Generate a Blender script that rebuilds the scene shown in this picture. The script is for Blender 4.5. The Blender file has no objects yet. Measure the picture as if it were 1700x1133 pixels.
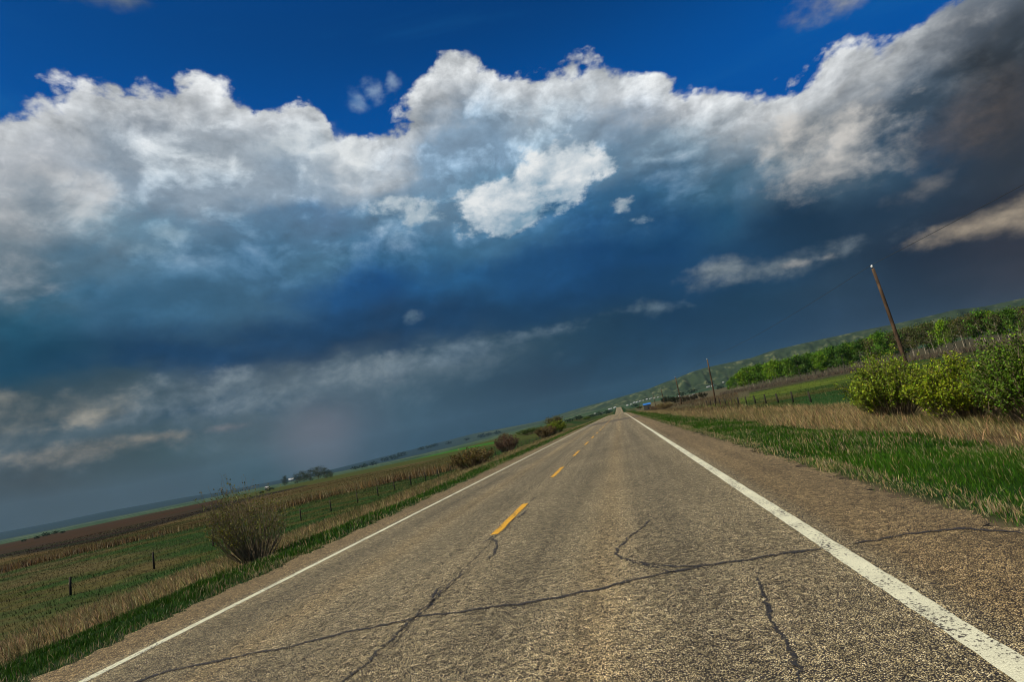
import bpy, math, random
import numpy as np
from mathutils import Vector, Matrix

random.seed(7); RNG = np.random.default_rng(11)
sc = bpy.context.scene
COL = sc.collection
rad = math.radians

# ------------------------------------------------------------------ camera
H_CAM = 1.5
F_PX, ROLL, PITCH, YAW = 937.79, -0.19590112, 0.15594101, -0.16087191     # calibrated on the photograph (1700 px wide)
cF = np.array([math.sin(YAW)*math.cos(PITCH), math.cos(YAW)*math.cos(PITCH), math.sin(PITCH)])
cR = np.array([math.cos(YAW), -math.sin(YAW), 0.0])
cU = np.cross(cR, cF)
_c, _s = math.cos(ROLL), math.sin(ROLL)
cR, cU = _c*cR + _s*cU, -_s*cR + _c*cU
camd = bpy.data.cameras.new("camera"); cam = bpy.data.objects.new("camera", camd); COL.objects.link(cam)
camd.sensor_width = 36; camd.lens = 36*F_PX/1700; camd.clip_start = 0.05; camd.clip_end = 60000
cam.matrix_world = Matrix(((cR[0], cU[0], -cF[0], 0), (cR[1], cU[1], -cF[1], 0), (cR[2], cU[2], -cF[2], H_CAM), (0, 0, 0, 1)))
sc.camera = cam

def ae(u, v):
    """azimuth / elevation in degrees of a line of sight of the survey photograph"""
    d = cF + (u-850)/F_PX*cR - (v-566.5)/F_PX*cU
    d = d/np.linalg.norm(d)
    return math.degrees(math.atan2(d[0], d[1])), math.degrees(math.asin(d[2]))

# ------------------------------------------------------------------ light and exposure
SUN_AZ, SUN_EL = -122.0, 50.0           # compass direction towards the sun, y = along the road
sv = Vector((math.sin(rad(SUN_AZ))*math.cos(rad(SUN_EL)), math.cos(rad(SUN_AZ))*math.cos(rad(SUN_EL)), math.sin(rad(SUN_EL))))
sund = bpy.data.lights.new("sun", 'SUN'); sund.energy = 5.0; sund.angle = rad(0.53); sund.color = (1.0, 0.90, 0.72)
sun = bpy.data.objects.new("sun", sund); COL.objects.link(sun)
sun.rotation_euler = (-sv).to_track_quat('-Z', 'Y').to_euler()
sc.view_settings.view_transform = 'Standard'; sc.view_settings.look = 'None'
sc.view_settings.exposure = 0.0; sc.view_settings.gamma = 1.0
sc.view_settings.use_curve_mapping = False
sc.cycles.pixel_filter_type = 'BLACKMAN_HARRIS'; sc.cycles.filter_width = 1.05

def lin(c):
    return tuple(((x/255)/12.92 if x/255 <= 0.04045 else ((x/255+0.055)/1.055)**2.4) for x in c)

class NT:
    """small helper that builds node networks"""
    def __init__(self, tree): self.t = tree; self.N = tree.nodes; self.L = tree.links
    def put(self, sock, v):
        if v is None: return
        if isinstance(v, bpy.types.NodeSocket): self.L.new(v, sock)
        else:
            try: sock.default_value = v
            except Exception: sock.default_value = tuple(v)+(1.0,)
    def m(self, op, a, b=None, c=None, clamp=False):
        n = self.N.new('ShaderNodeMath'); n.operation = op; n.use_clamp = clamp
        self.put(n.inputs[0], a); self.put(n.inputs[1], b); self.put(n.inputs[2], c); return n.outputs[0]
    def v(self, op, a, b=None, out=0):
        n = self.N.new('ShaderNodeVectorMath'); n.operation = op
        self.put(n.inputs[0], a)
        if op == 'SCALE': self.put(n.inputs['Scale'], b)
        else: self.put(n.inputs[1], b)
        return n.outputs['Value'] if op in ('LENGTH', 'DOT_PRODUCT', 'DISTANCE') else n.outputs[0]
    def comb(self, x, y, z):
        n = self.N.new('ShaderNodeCombineXYZ'); self.put(n.inputs[0], x); self.put(n.inputs[1], y); self.put(n.inputs[2], z); return n.outputs[0]
    def sep(self, a):
        n = self.N.new('ShaderNodeSeparateXYZ'); self.put(n.inputs[0], a); return n.outputs
    def noise(self, vec, scale, detail=4, rough=0.5, dist=0.0, col=False, lac=2.0):
        n = self.N.new('ShaderNodeTexNoise'); self.put(n.inputs['Vector'], vec)
        n.inputs['Scale'].default_value = scale; n.inputs['Detail'].default_value = detail
        n.inputs['Roughness'].default_value = rough; n.inputs['Distortion'].default_value = dist; n.inputs['Lacunarity'].default_value = lac
        return n.outputs['Color' if col else 0]
    def voro(self, vec, scale, detail=0, rough=0.5, feature='F1', out='Distance', smooth=None, rand=1.0):
        n = self.N.new('ShaderNodeTexVoronoi'); n.feature = feature; self.put(n.inputs['Vector'], vec)
        n.inputs['Scale'].default_value = scale
        if 'Detail' in n.inputs: n.inputs['Detail'].default_value = detail; n.inputs['Roughness'].default_value = rough
        if smooth is not None: n.inputs['Smoothness'].default_value = smooth
        n.inputs['Randomness'].default_value = rand
        return n.outputs[out]
    def mr(self, x, a, b, c=0.0, d=1.0, kind='SMOOTHSTEP'):
        n = self.N.new('ShaderNodeMapRange'); n.interpolation_type = kind; n.clamp = True
        for i, q in enumerate((x, a, b, c, d)): self.put(n.inputs[i], q)
        return n.outputs[0]
    def mix(self, f, a, b, blend='MIX'):
        n = self.N.new('ShaderNodeMix'); n.data_type = 'RGBA'; n.blend_type = blend; n.clamp_factor = True
        self.put(n.inputs[0], f); self.put(n.inputs[6], a); self.put(n.inputs[7], b); return n.outputs[2]
    def ramp(self, f, stops, interp='LINEAR'):
        n = self.N.new('ShaderNodeValToRGB'); cr = n.color_ramp; cr.interpolation = interp
        stops = sorted(stops, key=lambda s: s[0])
        cr.elements[0].position = stops[0][0]; cr.elements[0].color = (tuple(stops[0][1])+(1,))[:4]
        cr.elements[1].position = stops[-1][0]; cr.elements[1].color = (tuple(stops[-1][1])+(1,))[:4]
        for p, c in stops[1:-1]:
            e = cr.elements.new(p); e.color = (tuple(c)+(1,))[:4]
        self.put(n.inputs[0], f); return n

# ------------------------------------------------------------------ world: sky texture with a storm cloud bank
def build_world():
    w = bpy.data.worlds.new("World"); sc.world = w; w.use_nodes = True
    w.cycles.sampling_method = 'NONE'
    k = NT(w.node_tree); k.N.clear()
    tc = k.N.new('ShaderNodeTexCoord'); D = k.v('NORMALIZE', tc.outputs['Generated'])
    X, Y, Z = k.sep(D)[:3]
    az = k.m('MULTIPLY', k.m('ARCTAN2', X, Y), 57.29578)
    el = k.m('MULTIPLY', k.m('ARCSINE', Z), 57.29578)
    # clear sky between the clouds
    sky = k.N.new('ShaderNodeTexSky'); sky.sky_type = 'NISHITA'; sky.sun_disc = False
    sky.sun_elevation = rad(SUN_EL); sky.sun_rotation = rad(SUN_AZ); sky.altitude = 600; sky.dust_density = 0.3; sky.ozone_density = 3.0
    blue = k.mix(1.0, k.v('SCALE', sky.outputs[0], 0.10), (0.005, 0.33, 0.72, 1), 'MULTIPLY')
    blue = k.mix(k.m('MULTIPLY', k.mr(el, 40, 27), 0.75), blue, lin((2, 84, 165))+(1,))
    N = k.v('MULTIPLY', D, (1.0, 1.0, 1.5))
    cir = k.mr(k.noise(k.v('MULTIPLY', D, (1.0, 1.0, 5.0)), 2.2, 6, 0.55, 0.6), 0.50, 0.78)
    blue = k.mix(k.m('MULTIPLY', cir, 0.32), blue, lin((40, 120, 175))+(1,))
    # turbulence shared by all cloud layers
    wn = k.noise(N, 5.5, 6, 0.52, 0.0, col=True)
    wv = k.v('SUBTRACT', wn, (0.5, 0.5, 0.5))
    hz = k.mr(el, 0.0, 14.0, 0.16, 1.0)
    wx, wy, wz = k.sep(wv)[:3]
    p = k.comb(k.m('ADD', az, k.m('MULTIPLY', wx, k.m('MULTIPLY', hz, 16.0))),
               k.m('ADD', el, k.m('MULTIPLY', wy, k.m('MULTIPLY', hz, 9.5))), 0.0)
    paz, pel, _ = k.sep(p)[:3]
    puffv = k.v('ADD', N, k.v('SCALE', wv, 0.085))
    Ldir = k.v('MULTIPLY', D, (0.0, 0.0, 0.0))
    def puff(vec, sc_=9.0): return k.m('SUBTRACT', 1.0, k.m('POWER', k.voro(vec, sc_, 3, 0.5, 'F1'), 1.3))
    P = puff(puffv)
    def bill(v_): return k.noise(v_, 11.0, 6, 0.58)
    relief = k.m('MULTIPLY', k.m('SUBTRACT', bill(puffv), bill(k.v('ADD', puffv, (-0.010, -0.004, 0.022)))), 1.6)                      # bright where the cloud falls away towards the sun
    fb = k.m('SUBTRACT', k.noise(k.v('MULTIPLY', D, (1, 1, 1.8)), 15.0, 8, 0.6), 0.5)
    fine = k.m('SUBTRACT', k.noise(N, 46.0, 6, 0.62), 0.5)
    Pc = k.m('SUBTRACT', P, 0.52)
    # colour of the bank by direction: rows of elevation, columns of azimuth
    azs = [-49, -42, -35, -28, -21, -14, -7, 0, 7, 14, 21, 28, 35]
    rows = {
     0.5: [(60,68,70),(58,70,75),(55,78,85),(70,86,98),(48,75,92),(42,70,88),(38,68,86),(35,68,88),(38,72,92),(35,70,90),(45,65,85),(50,60,75),(45,50,60)],
     4: [(62,68,68),(60,80,84),(74,92,100),(84,98,112),(62,88,104),(48,74,92),(38,62,82),(30,62,85),(28,62,88),(28,62,90),(38,62,85),(35,50,68),(55,50,55)],
     8: [(60,78,84),(62,84,96),(88,104,114),(84,104,118),(66,94,112),(56,84,104),(35,70,92),(20,60,88),(15,58,90),(20,60,88),(35,62,85),(28,45,65),(45,45,55)],
     12: [(12,65,90),(25,65,95),(35,65,92),(28,58,88),(28,58,88),(20,60,95),(15,58,92),(8,58,98),(12,62,100),(20,62,95),(20,50,75),(35,55,75),(45,52,62)],
     16: [(25,80,105),(45,90,120),(50,90,118),(18,74,122),(12,70,120),(25,82,125),(18,72,115),(10,65,112),(10,65,110),(30,80,112),(60,88,108),(30,58,82),(52,54,60)],
     20: [(85,110,125),(72,112,138),(58,102,134),(62,108,138),(42,94,132),(50,100,134),(55,104,138),(38,94,136),(40,90,126),(55,96,122),(105,125,138),(55,78,98),(45,50,56)],
     24: [(160,166,168),(95,134,154),(80,125,155),(72,118,155),(80,125,155),(90,135,165),(95,142,172),(92,138,168),(85,125,152),(125,145,158),(180,184,186),(150,154,158),(70,74,80)],
     26.5: [(186,188,190),(150,166,178),(160,174,184),(160,178,192),(176,188,196),(128,158,182),(128,160,186),(150,174,190),(150,168,184),(196,200,204),(200,200,200),(170,172,174),(90,92,96)],
     29: [(190,192,194),(165,175,182),(180,186,188),(170,184,194),(190,196,200),(128,154,176),(140,165,185),(168,184,194),(190,196,200),(205,208,210),(190,190,190),(170,170,170),(110,112,115)],
     35: [(198,198,200),(196,198,202),(200,202,204),(204,206,208),(208,210,212),(206,210,212),(206,210,212),(208,210,212),(205,208,210),(200,202,204),(190,190,190),(170,170,170),(130,130,130)],
    }
    azu = k.m('DIVIDE', k.m('ADD', paz, 180.0), 360.0)
    prev = None; pk = None
    for e_, cs in sorted(rows.items()):
        gn = {12: 1.15, 16: 1.28, 20: 1.36, 24: 1.36, 26.5: 1.45, 29: 1.45, 35: 1.2}.get(e_, 1.0)
        gr = 0.0 if e_ < 6 or e_ > 25 else 0.10
        st = [((a+180)/360, tuple((q_*(1-gr)+(0.2*lin(c)[0]+0.72*lin(c)[1]+0.08*lin(c)[2])*gr)*gn for q_ in lin(c))) for a, c in zip(azs, cs)]
        back = lin((70, 95, 115)) if e_ < 22 else lin((150, 160, 170))
        st += [(0.02, back), (0.25, back), (0.72, back), (0.98, back)]
        r = k.ramp(azu, st).outputs[0]
        if prev is None: prev = r
        else: prev = k.mix(k.mr(pel, pk, e_, kind='SMOOTHSTEP'), prev, r)
        pk = e_
    bank = prev
    # texture inside the bank: strong high up, faint in the rain-dark lower part
    amp = k.mr(pel, 12.0, 27.0, 0.22, 0.95)
    tt_ = k.m('ADD', k.m('MULTIPLY', k.m('ADD', Pc, 0.02), 0.85), k.m('ADD', k.m('MULTIPLY', relief, 1.2), k.m('MULTIPLY', fb, 0.9)))
    lit = k.mr(tt_, -0.46, 0.46, 0.0, 1.0, 'LINEAR')
    lum = k.m('ADD', 1.0, k.m('MULTIPLY', amp, k.m('ADD', k.m('SUBTRACT', k.m('MULTIPLY', lit, 0.72), 0.32), k.m('ADD', k.m('MULTIPLY', fb, 0.55), k.m('ADD', k.m('MULTIPLY', relief, 0.7), k.m('MULTIPLY', fine, 0.25))))))
    bank = k.v('SCALE', bank, lum)
    bank = k.mix(k.m('MULTIPLY', k.m('POWER', lit, 2.0), k.mr(pel, 17, 26, 0.0, 0.62)), bank, lin((226, 227, 226))+(1,))
    bank = k.mix(k.m('MULTIPLY', k.m('SUBTRACT', 1.0, lit), k.mr(pel, 19, 26, 0.0, 0.42)), bank, lin((112, 134, 158))+(1,))
    # upper outline of the bank
    outline = [(-60,33.5),(-51,32.8),(-48.8,34.4),(-45,35.0),(-40.7,35.6),(-36,36.4),(-32.2,35.8),(-25.3,34.4),(-23.5,31.2),(-20.5,31.6),(-16,33.0),(-14,35.4),(-11,37.0),
               (-8,36.6),(-6.3,35.9),(-1.9,34.6),(0.7,34.5),(5.8,33.6),(9.7,31.2),(12.7,28.7),(16.0,27.2),(18.6,26.2),(21.4,25.6),(25.4,26.2),(28,26.0),(30.2,26.2),(34,26.6),(40,28)]
    u2 = k.m('DIVIDE', k.m('ADD', az, 60.0), 100.0)
    top = k.m('MULTIPLY', k.ramp(u2, [((a+60)/100, (h/50,)*3) for a, h in outline]).outputs[0], 50.0)
    hgt = k.m('ADD', k.m('SUBTRACT', top, el), k.m('ADD', k.m('MULTIPLY', Pc, 2.5), k.m('ADD', k.m('MULTIPLY', fb, 2.8), k.m('MULTIPLY', fine, 1.9))))
    a_bank = k.mr(hgt, -0.35, 0.75)
    rim = k.m('MULTIPLY', k.mr(hgt, 5.0, 0.6), k.mr(paz, 36, 28, 0.15, 0.55))
    bank = k.mix(rim, bank, k.v('SCALE', lin((222, 224, 224)), k.m('ADD', 0.95, k.m('MULTIPLY', relief, 1.6))))
    col = k.mix(a_bank, blue, bank)
    # single clouds floating before the bank
    edge = k.m('ADD', k.m('MULTIPLY', Pc, 0.5), k.m('ADD', k.m('MULTIPLY', fb, 1.1), k.m('MULTIPLY', fine, 0.6)))
    pw = k.comb(k.m('ADD', az, k.m('MULTIPLY', wx, k.m('MULTIPLY', hz, 7.0))), k.m('ADD', el, k.m('MULTIPLY', wy, k.m('MULTIPLY', hz, 4.0))), 0.0)
    def body(blobs, rough=1.0):
        acc = None
        for (u, v, ru, rv) in blobs:
            a, e = ae(u, v); s = 1/16.4
            d = k.v('LENGTH', k.v('MULTIPLY', k.v('SUBTRACT', pw, (a, e, 0)), (1/(ru*s*1.1), 1/(rv*s), 0)))
            d = k.m('SUBTRACT', 1.0, d)
            acc = d if acc is None else k.m('SMOOTH_MAX', acc, d, 0.25)
        return k.m('ADD', acc, k.m('MULTIPLY', edge, rough))
    def layer(col, blobs, c_lit, c_low, lo, hi, opacity=1.0, rough=1.0, rel=2.2):
        b = body(blobs, rough)
        a = k.m('MULTIPLY', k.mr(b, lo, hi), opacity)
        ec = sum(ae(u_, v_)[1]*ru_*rv_ for u_, v_, ru_, rv_ in blobs)/sum(ru_*rv_ for _, _, ru_, rv_ in blobs); eh = max(rv_ for _, _, _, rv_ in blobs)/16.4
        sh = k.m('ADD', k.mr(k.m('SUBTRACT', pel, ec), -eh*1.1, eh*0.8, 0.35, 0.95), k.m('ADD', k.m('MULTIPLY', k.m('ADD', relief, k.m('MULTIPLY', fine, 0.3)), rel*0.6), k.m('MULTIPLY', Pc, 0.4)), clamp=True)
        c = k.mix(sh, lin(c_low)+(1,), lin(c_lit)+(1,))
        return k.mix(a, col, c)
    # soft muted strips low in the bank
    col = layer(col, [(420,668,330,62),(700,612,230,50),(140,705,200,60)], (106,122,132), (66,90,104), -0.3, 1.0, 0.75, 0.8)
    col = layer(col, [(560,545,330,46),(330,590,190,30)], (26,66,104), (14,52,86), -0.3, 0.8, 0.75, 0.9)
    col = layer(col, [(60,575,120,60)], (20,66,92), (10,54,80), -0.3, 0.8, 0.6, 0.9)
    col = layer(col, [(30,430,70,60),(90,300,110,80),(40,360,80,70)], (196,196,196), (132,142,150), -0.3, 0.8, 0.7, 1.2)
    col = layer(col, [(230,410,60,26),(300,380,50,20)], (150,172,184), (84,120,144), -0.2, 0.9, 0.6, 1.2)
    col = layer(col, [(560,290,90,60),(470,250,80,40)], (206,210,210), (130,154,174), -0.3, 0.8, 0.7, 1.2)
    col = layer(col, [(1080,400,170,50)], (20,62,96), (10,52,88), -0.3, 0.9, 0.6, 0.9)
    col = layer(col, [(450,652,260,44),(600,612,160,34),(340,676,150,24)], (126,140,148), (50,76,96), -0.25, 0.7, 0.95, 1.2)
    col = layer(col, [(790,580,150,32),(900,556,110,20),(1060,520,110,18)], (112,132,146), (42,70,92), -0.25, 0.8, 0.85, 1.2)
    col = layer(col, [(70,692,150,40),(20,672,90,30)], (132,132,124), (62,76,82), -0.2, 0.8, 0.9, 1.2)
    col = layer(col, [(128,700,30,22),(112,712,30,10)], (172,166,152), (110,112,108), -0.2, 0.9, 0.7, 1.6)
    col = layer(col, [(180,743,100,22),(250,728,60,14)], (156,146,130), (72,82,86), -0.2, 0.8, 0.9, 1.1)
    col = layer(col, [(390,706,50,11)], (130,126,126), (66,84,98), -0.2, 0.8, 0.8, 1.0)
    col = layer(col, [(1290,440,150,20),(1180,450,80,30),(1350,425,60,12)], (138,148,152), (44,70,90), -0.3, 0.9, 0.9, 1.1)
    col = layer(col, [(1310,436,40,9),(1365,420,30,7)], (176,172,166), (110,116,120), -0.1, 0.9, 0.75, 0.9)
    col = layer(col, [(1375,285,80,52),(1335,228,90,62),(1420,200,70,50)], (206,202,196), (84,100,114), -0.2, 0.7, 0.9, 1.2)
    col = layer(col, [(1520,318,64,24)], (146,142,138), (60,72,84), -0.2, 1.0, 0.75, 0.9)
    col = layer(col, [(1660,366,80,20),(1720,350,70,26)], (190,174,150), (90,84,80), -0.2, 0.8, 0.9, 0.8)
    col = layer(col, [(1640,210,100,60)], (112,98,88), (56,56,60), -0.3, 1.1, 0.6, 0.9)
    col = layer(col, [(690,531,16,12)], (140,162,176), (70,100,120), -0.2, 0.9, 0.5, 1.6)
    # crisp white clouds
    col = layer(col, [(795,352,74,44),(850,338,84,54),(900,308,96,66),(950,280,92,58),(1010,268,66,38),(840,374,56,30),(930,320,84,48),(870,325,90,60)], (232,235,235), (126,158,180), 0.0, 0.42, 0.97, 1.25, 2.6)
    col = layer(col, [(648,330,62,30),(706,346,60,38),(680,338,50,26)], (206,214,218), (120,152,172), 0.0, 0.55, 0.92, 1.5)
    col = layer(col, [(1044,340,36,30)], (200,206,208), (100,132,155), 0.0, 0.45, 0.9, 1.4)
    # wisps in the blue
    col = layer(col, [(646,124,20,22),(626,146,22,26),(604,172,26,24)], (150,172,196), (80,120,170), -0.1, 0.9, 0.85, 1.3)
    col = layer(col, [(120,-2,110,16),(190,8,60,12)], (130,140,150), (60,84,110), -0.2, 0.9, 0.8, 1.1)
    col = layer(col, [(1375,-6,95,30)], (170,172,176), (96,108,122), -0.1, 0.8, 0.85, 1.0)
    # distant lit rain curtain, lilac
    ga, ge = ae(525, 728)
    g = k.v('LENGTH', k.v('MULTIPLY', k.v('SUBTRACT', k.comb(az, el, 0), (ga, ge, 0)), (1/5.0, 1/4.6, 0)))
    col = k.mix(k.mr(g, 1.1, 0.1, 0.0, 0.50), col, lin((114, 114, 122))+(1,))
    col = k.mix(k.mr(el, 0.0, -3.0), col, (0.05, 0.055, 0.04, 1))
    bg = k.N.new('ShaderNodeBackground'); k.put(bg.inputs[0], col); bg.inputs[1].default_value = 1.0
    out = k.N.new('ShaderNodeOutputWorld'); k.L.new(bg.outputs[0], out.inputs[0])
build_world()
#SPLIT

# ------------------------------------------------------------------ helpers
def tag(o, label=None, cat=None, group=None, kind=None):
    if label: o['label'] = label
    if cat: o['category'] = cat
    if group: o['group'] = group
    if kind: o['kind'] = kind
    return o
def empty(name, loc, rz=0.0):
    o = bpy.data.objects.new(name, None); COL.objects.link(o); o.location = loc; o.rotation_euler = (0, 0, rz); o.empty_display_size = 0.3
    return o
def npmesh(name, V, faces, mat=None, col=None, parent=None, smooth=False, link=True):
    """faces: list of integer arrays (n,3) / (n,4); col: per-vertex colour (n,3)"""
    V = np.ascontiguousarray(V, dtype=np.float32)
    me = bpy.data.meshes.new(name); me.vertices.add(len(V)); me.vertices.foreach_set('co', V.ravel())
    faces = [np.asarray(f, dtype=np.int32) for f in faces if len(f)]
    tot = np.concatenate([f.ravel() for f in faces]); cnt = np.concatenate([np.full(len(f), f.shape[1], dtype=np.int32) for f in faces])
    st = np.concatenate([[0], np.cumsum(cnt)[:-1]]).astype(np.int32)
    me.loops.add(len(tot)); me.loops.foreach_set('vertex_index', tot)
    me.polygons.add(len(cnt)); me.polygons.foreach_set('loop_start', st)
    me.polygons.foreach_set('use_smooth', np.full(len(cnt), bool(smooth)))
    me.update(calc_edges=True)
    if col is not None:
        a = me.color_attributes.new('Col', 'FLOAT_COLOR', 'POINT')
        c4 = np.ones((len(V), 4), dtype=np.float32); c4[:, :3] = col; a.data.foreach_set('color', c4.ravel())
    if mat: me.materials.append(mat)
    if not link: return me
    o = bpy.data.objects.new(name, me); COL.objects.link(o)
    if parent: o.parent = parent
    return o
class MB:
    """collects boxes and tubes into one mesh"""
    def __init__(s): s.v = []; s.q = []; s.t = []
    def tube(s, pts, radii, n=6, cap=True):
        pts = np.asarray(pts, float); b = len(s.v)
        up0 = np.array([0.31, 0.17, 0.93])
        for i, p_ in enumerate(pts):
            t = pts[min(i+1, len(pts)-1)]-pts[max(i-1, 0)]; t = t/(np.linalg.norm(t)+1e-9)
            a = np.cross(t, up0 if abs(t@up0) < 0.9 else np.array([1, 0, 0.0])); a /= np.linalg.norm(a); c = np.cross(t, a)
            for j in range(n):
                w = 2*math.pi*j/n; s.v.append(p_+radii[i]*(math.cos(w)*a+math.sin(w)*c))
        for i in range(len(pts)-1):
            for j in range(n):
                s.q.append((b+i*n+j, b+i*n+(j+1) % n, b+(i+1)*n+(j+1) % n, b+(i+1)*n+j))
        if cap:
            for e, rev in ((0, True), (len(pts)-1, False)):
                c0 = len(s.v); s.v.append(pts[e])
                for j in range(n):
                    f = (b+e*n+j, b+e*n+(j+1) % n, c0); s.t.append(f[::-1] if rev else f)
        return s
    def box(s, c, d, rz=0.0):
        b = len(s.v); cs, sn = math.cos(rz), math.sin(rz)
        for x in (-.5, .5):
            for y in (-.5, .5):
                for z in (-.5, .5):
                    X, Y = x*d[0], y*d[1]; s.v.append(np.array([c[0]+cs*X-sn*Y, c[1]+sn*X+cs*Y, c[2]+z*d[2]]))
        for f in ((0, 1, 3, 2), (4, 6, 7, 5), (0, 4, 5, 1), (2, 3, 7, 6), (0, 2, 6, 4), (1, 5, 7, 3)): s.q.append(tuple(b+i for i in f))
        return s
    def build(s, name, mat, parent=None, smooth=True, link=True, col=None):
        return npmesh(name, np.array(s.v), [np.array(s.q).reshape(-1, 4), np.array(s.t).reshape(-1, 3)], mat, col, parent, smooth, link)

def _h(ix, iy, seed):
    h = (ix.astype(np.int64)*374761393+iy.astype(np.int64)*668265263+seed*1442695041) & 0xffffffff
    h = ((h ^ (h >> 13))*1274126177) & 0xffffffff; h = h ^ (h >> 16)
    return (h & 0xffffff)/float(0xffffff)
def vn(x, y, seed=0):
    x = np.asarray(x, float); y = np.asarray(y, float); ix = np.floor(x); iy = np.floor(y); fx = x-ix; fy = y-iy
    fx = fx*fx*(3-2*fx); fy = fy*fy*(3-2*fy)
    return (_h(ix, iy, seed)*(1-fx)+_h(ix+1, iy, seed)*fx)*(1-fy)+(_h(ix, iy+1, seed)*(1-fx)+_h(ix+1, iy+1, seed)*fx)*fy
def fbm(x, y, oct=4, seed=0, rough=0.5):
    a = 1.0; s = 0; t = 0
    for i in range(oct):
        s = s+a*vn(x*2**i, y*2**i, seed+i*17); t += a; a *= rough
    return s/t
def ss(x, a, b):
    t = np.clip((np.asarray(x, float)-a)/(b-a), 0, 1); return t*t*(3-2*t)

# ------------------------------------------------------------------ terrain
XR, XL = 2.75, -6.30              # pavement edges; the road runs along +y
def road_z(y):
    return np.interp(y, [-400, 0, 230, 330, 430, 520, 640, 800, 1000, 1130, 1250, 1500], [0, 0, 0, -0.25, -3.6, -3.8, -0.9, 1.7, 4.6, 7.4, 8.2, 9.0])
def road_cx(y):                   # bends left far away
    y = np.asarray(y, float); t = np.clip(y-1080, 0, None); return -0.0022*t*t
SKY_AZ = [-90,-52.6,-49.6,-46.3,-42.6,-40.7,-38,-33,-28.6,-24.9,-20.8,-14.9,-8.9,-7.8,-5.6,-3.4,-1,1,3.1,4.7,5.8,7.4,8.9,9.4,12.9,15.1,18,21.8,24.7,28.7,30.5,32.8,38,45,90]
SKY_EL = [0.2,0.02,-0.02,0.03,-0.05,-0.09,-0.24,-0.22,-0.22,-0.04,0.17,0.51,0.44,0.46,0.78,0.98,1.12,1.27,1.43,1.75,1.89,2.19,2.33,2.34,2.32,2.59,2.61,2.61,2.53,2.58,2.33,2.28,2.5,2.3,1.0]
def base_polar(az, r):
    wl = 1-ss(az, -24, 0)
    zl = np.interp(r, [0, 60, 120, 300, 700, 1700, 3700, 5000], [-1.9, -1.9, -2.0, -4.4, -9.0, -20, -36, -44])
    zr = np.interp(r, [0, 60, 150, 300, 600, 1100, 1700, 2600], [-1.8, -1.75, -1.45, -0.8, 1.6, 6.0, 12.5, 22])
    return wl*zl+(1-wl)*zr
def ground_z(x, y, fine=True):
    x = np.asarray(x, float); y = np.asarray(y, float)
    r = np.hypot(x, y); az = np.degrees(np.arctan2(x, y))
    z = base_polar(az, r)
    z = z+(fbm(x/45, y/45, 3, 5)-0.5)*0.9*ss(r, 50, 140)*(1-ss(r, 350, 900))
    # valley wall
    wl = 1-ss(az, -14, 6)
    rf = 1700+wl*2300; rt = 3300+wl*4400
    top = H_CAM+rt*np.tan(np.radians(np.interp(az, SKY_AZ, SKY_EL)))
    t = ss(r, rf, rt)
    spur = np.abs(fbm(az*0.62+r/2600, r/1500, 4, 31, 0.55)-0.5)*2
    gul = np.abs(fbm(az*1.7+r/900, r/700, 3, 77, 0.6)-0.5)*2
    hill = (z*(1-t)+top*t)-(1-wl)*np.sin(np.clip(t, 0, 1)*math.pi)*(0.30-spur*0.5+0.16-gul*0.3)*(top-z)*0.75
    z = np.where(r > rf, hill, z)
    z = np.where(r > rt, top-(r-rt)*0.02, z)
    # embankment of the road
    cx = road_cx(y); zr_ = road_z(y)
    d = np.maximum(x-cx-XR, XL-(x-cx))
    prof = np.interp(d, [-1, 0, 0.4, 2.0, 3.8, 8, 13, 17], [-0.07, -0.07, -0.09, -0.22, -0.50, -1.15, -1.70, -1.85])
    far = ss(y, 240, 420)
    k = (1-ss(d, 14+far*4, 19+far*22))*(1-ss(y, 1240, 1330))
    zz = zr_+prof*(1-0.4*far)
    z = z*(1-k)+zz*k
    if fine: z = z+(fbm(x/1.7, y/1.7, 3, 9)-0.5)*0.22*ss(d, 0.3, 3.0)*(1-ss(r, 60, 160))
    return z
def gz(x, y): return float(ground_z(np.array([x]), np.array([y]))[0])
def hit(u, v, zoff=0.0):
    """where the line of sight through a pixel of the survey photograph meets the terrain"""
    d = cF+(u-850)/F_PX*cR-(v-566.5)/F_PX*cU; d = d/np.linalg.norm(d)
    t = np.concatenate([np.arange(3, 200, 0.25), np.arange(200, 6000, 4.0)])
    P_ = d[None]*t[:, None]; zz = ground_z(P_[:, 0], P_[:, 1])+zoff; below = (P_[:, 2]+H_CAM) < zz
    i = int(np.argmax(below)) if below.any() else len(t)-1
    return float(P_[i, 0]), float(P_[i, 1])
def polar(azd, r): return r*math.sin(rad(azd)), r*math.cos(rad(azd))

C_GREEN = np.array([0.014, 0.050, 0.005]); C_DRY = np.array([0.24, 0.16, 0.065]); C_DRYG = np.array([0.12, 0.085, 0.038])
C_PAST = np.array([0.018, 0.048, 0.006]); C_OLIVE = np.array([0.052, 0.054, 0.010]); C_BROWN = np.array([0.070, 0.044, 0.016])
C_SOIL = np.array([0.030, 0.020, 0.010]); C_GREY = np.array([0.10, 0.085, 0.05])
def edges(x, y):
    """lateral distance from the pavement and the wandering limits of the green and dry verge strips"""
    cx = road_cx(y); dr = x-cx-XR; dl = XL-(x-cx)
    n1 = fbm(y/6.0, x*0+3.3, 3, 3)-0.5; n2 = fbm(y/9.0, x*0+8.1, 3, 4)-0.5; nn = fbm(x/1.1, y/2.2, 3, 21)-0.5
    gR = 3.7+n1*1.4+nn*1.2; dR = 14.5+n2*3+nn*2
    gL = np.interp(y, [0, 8, 13, 18, 30, 60, 400], [5.0, 4.6, 3.2, 2.6, 2.4, 2.2, 2.2])+n1*0.8+nn*0.9
    dL = np.interp(y, [0, 16, 24, 40, 200], [14.5, 13.5, 12.5, 13.0, 13.0])+n2*2.5+nn*2
    return dr, dl, gR, dR, gL, dL
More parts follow.
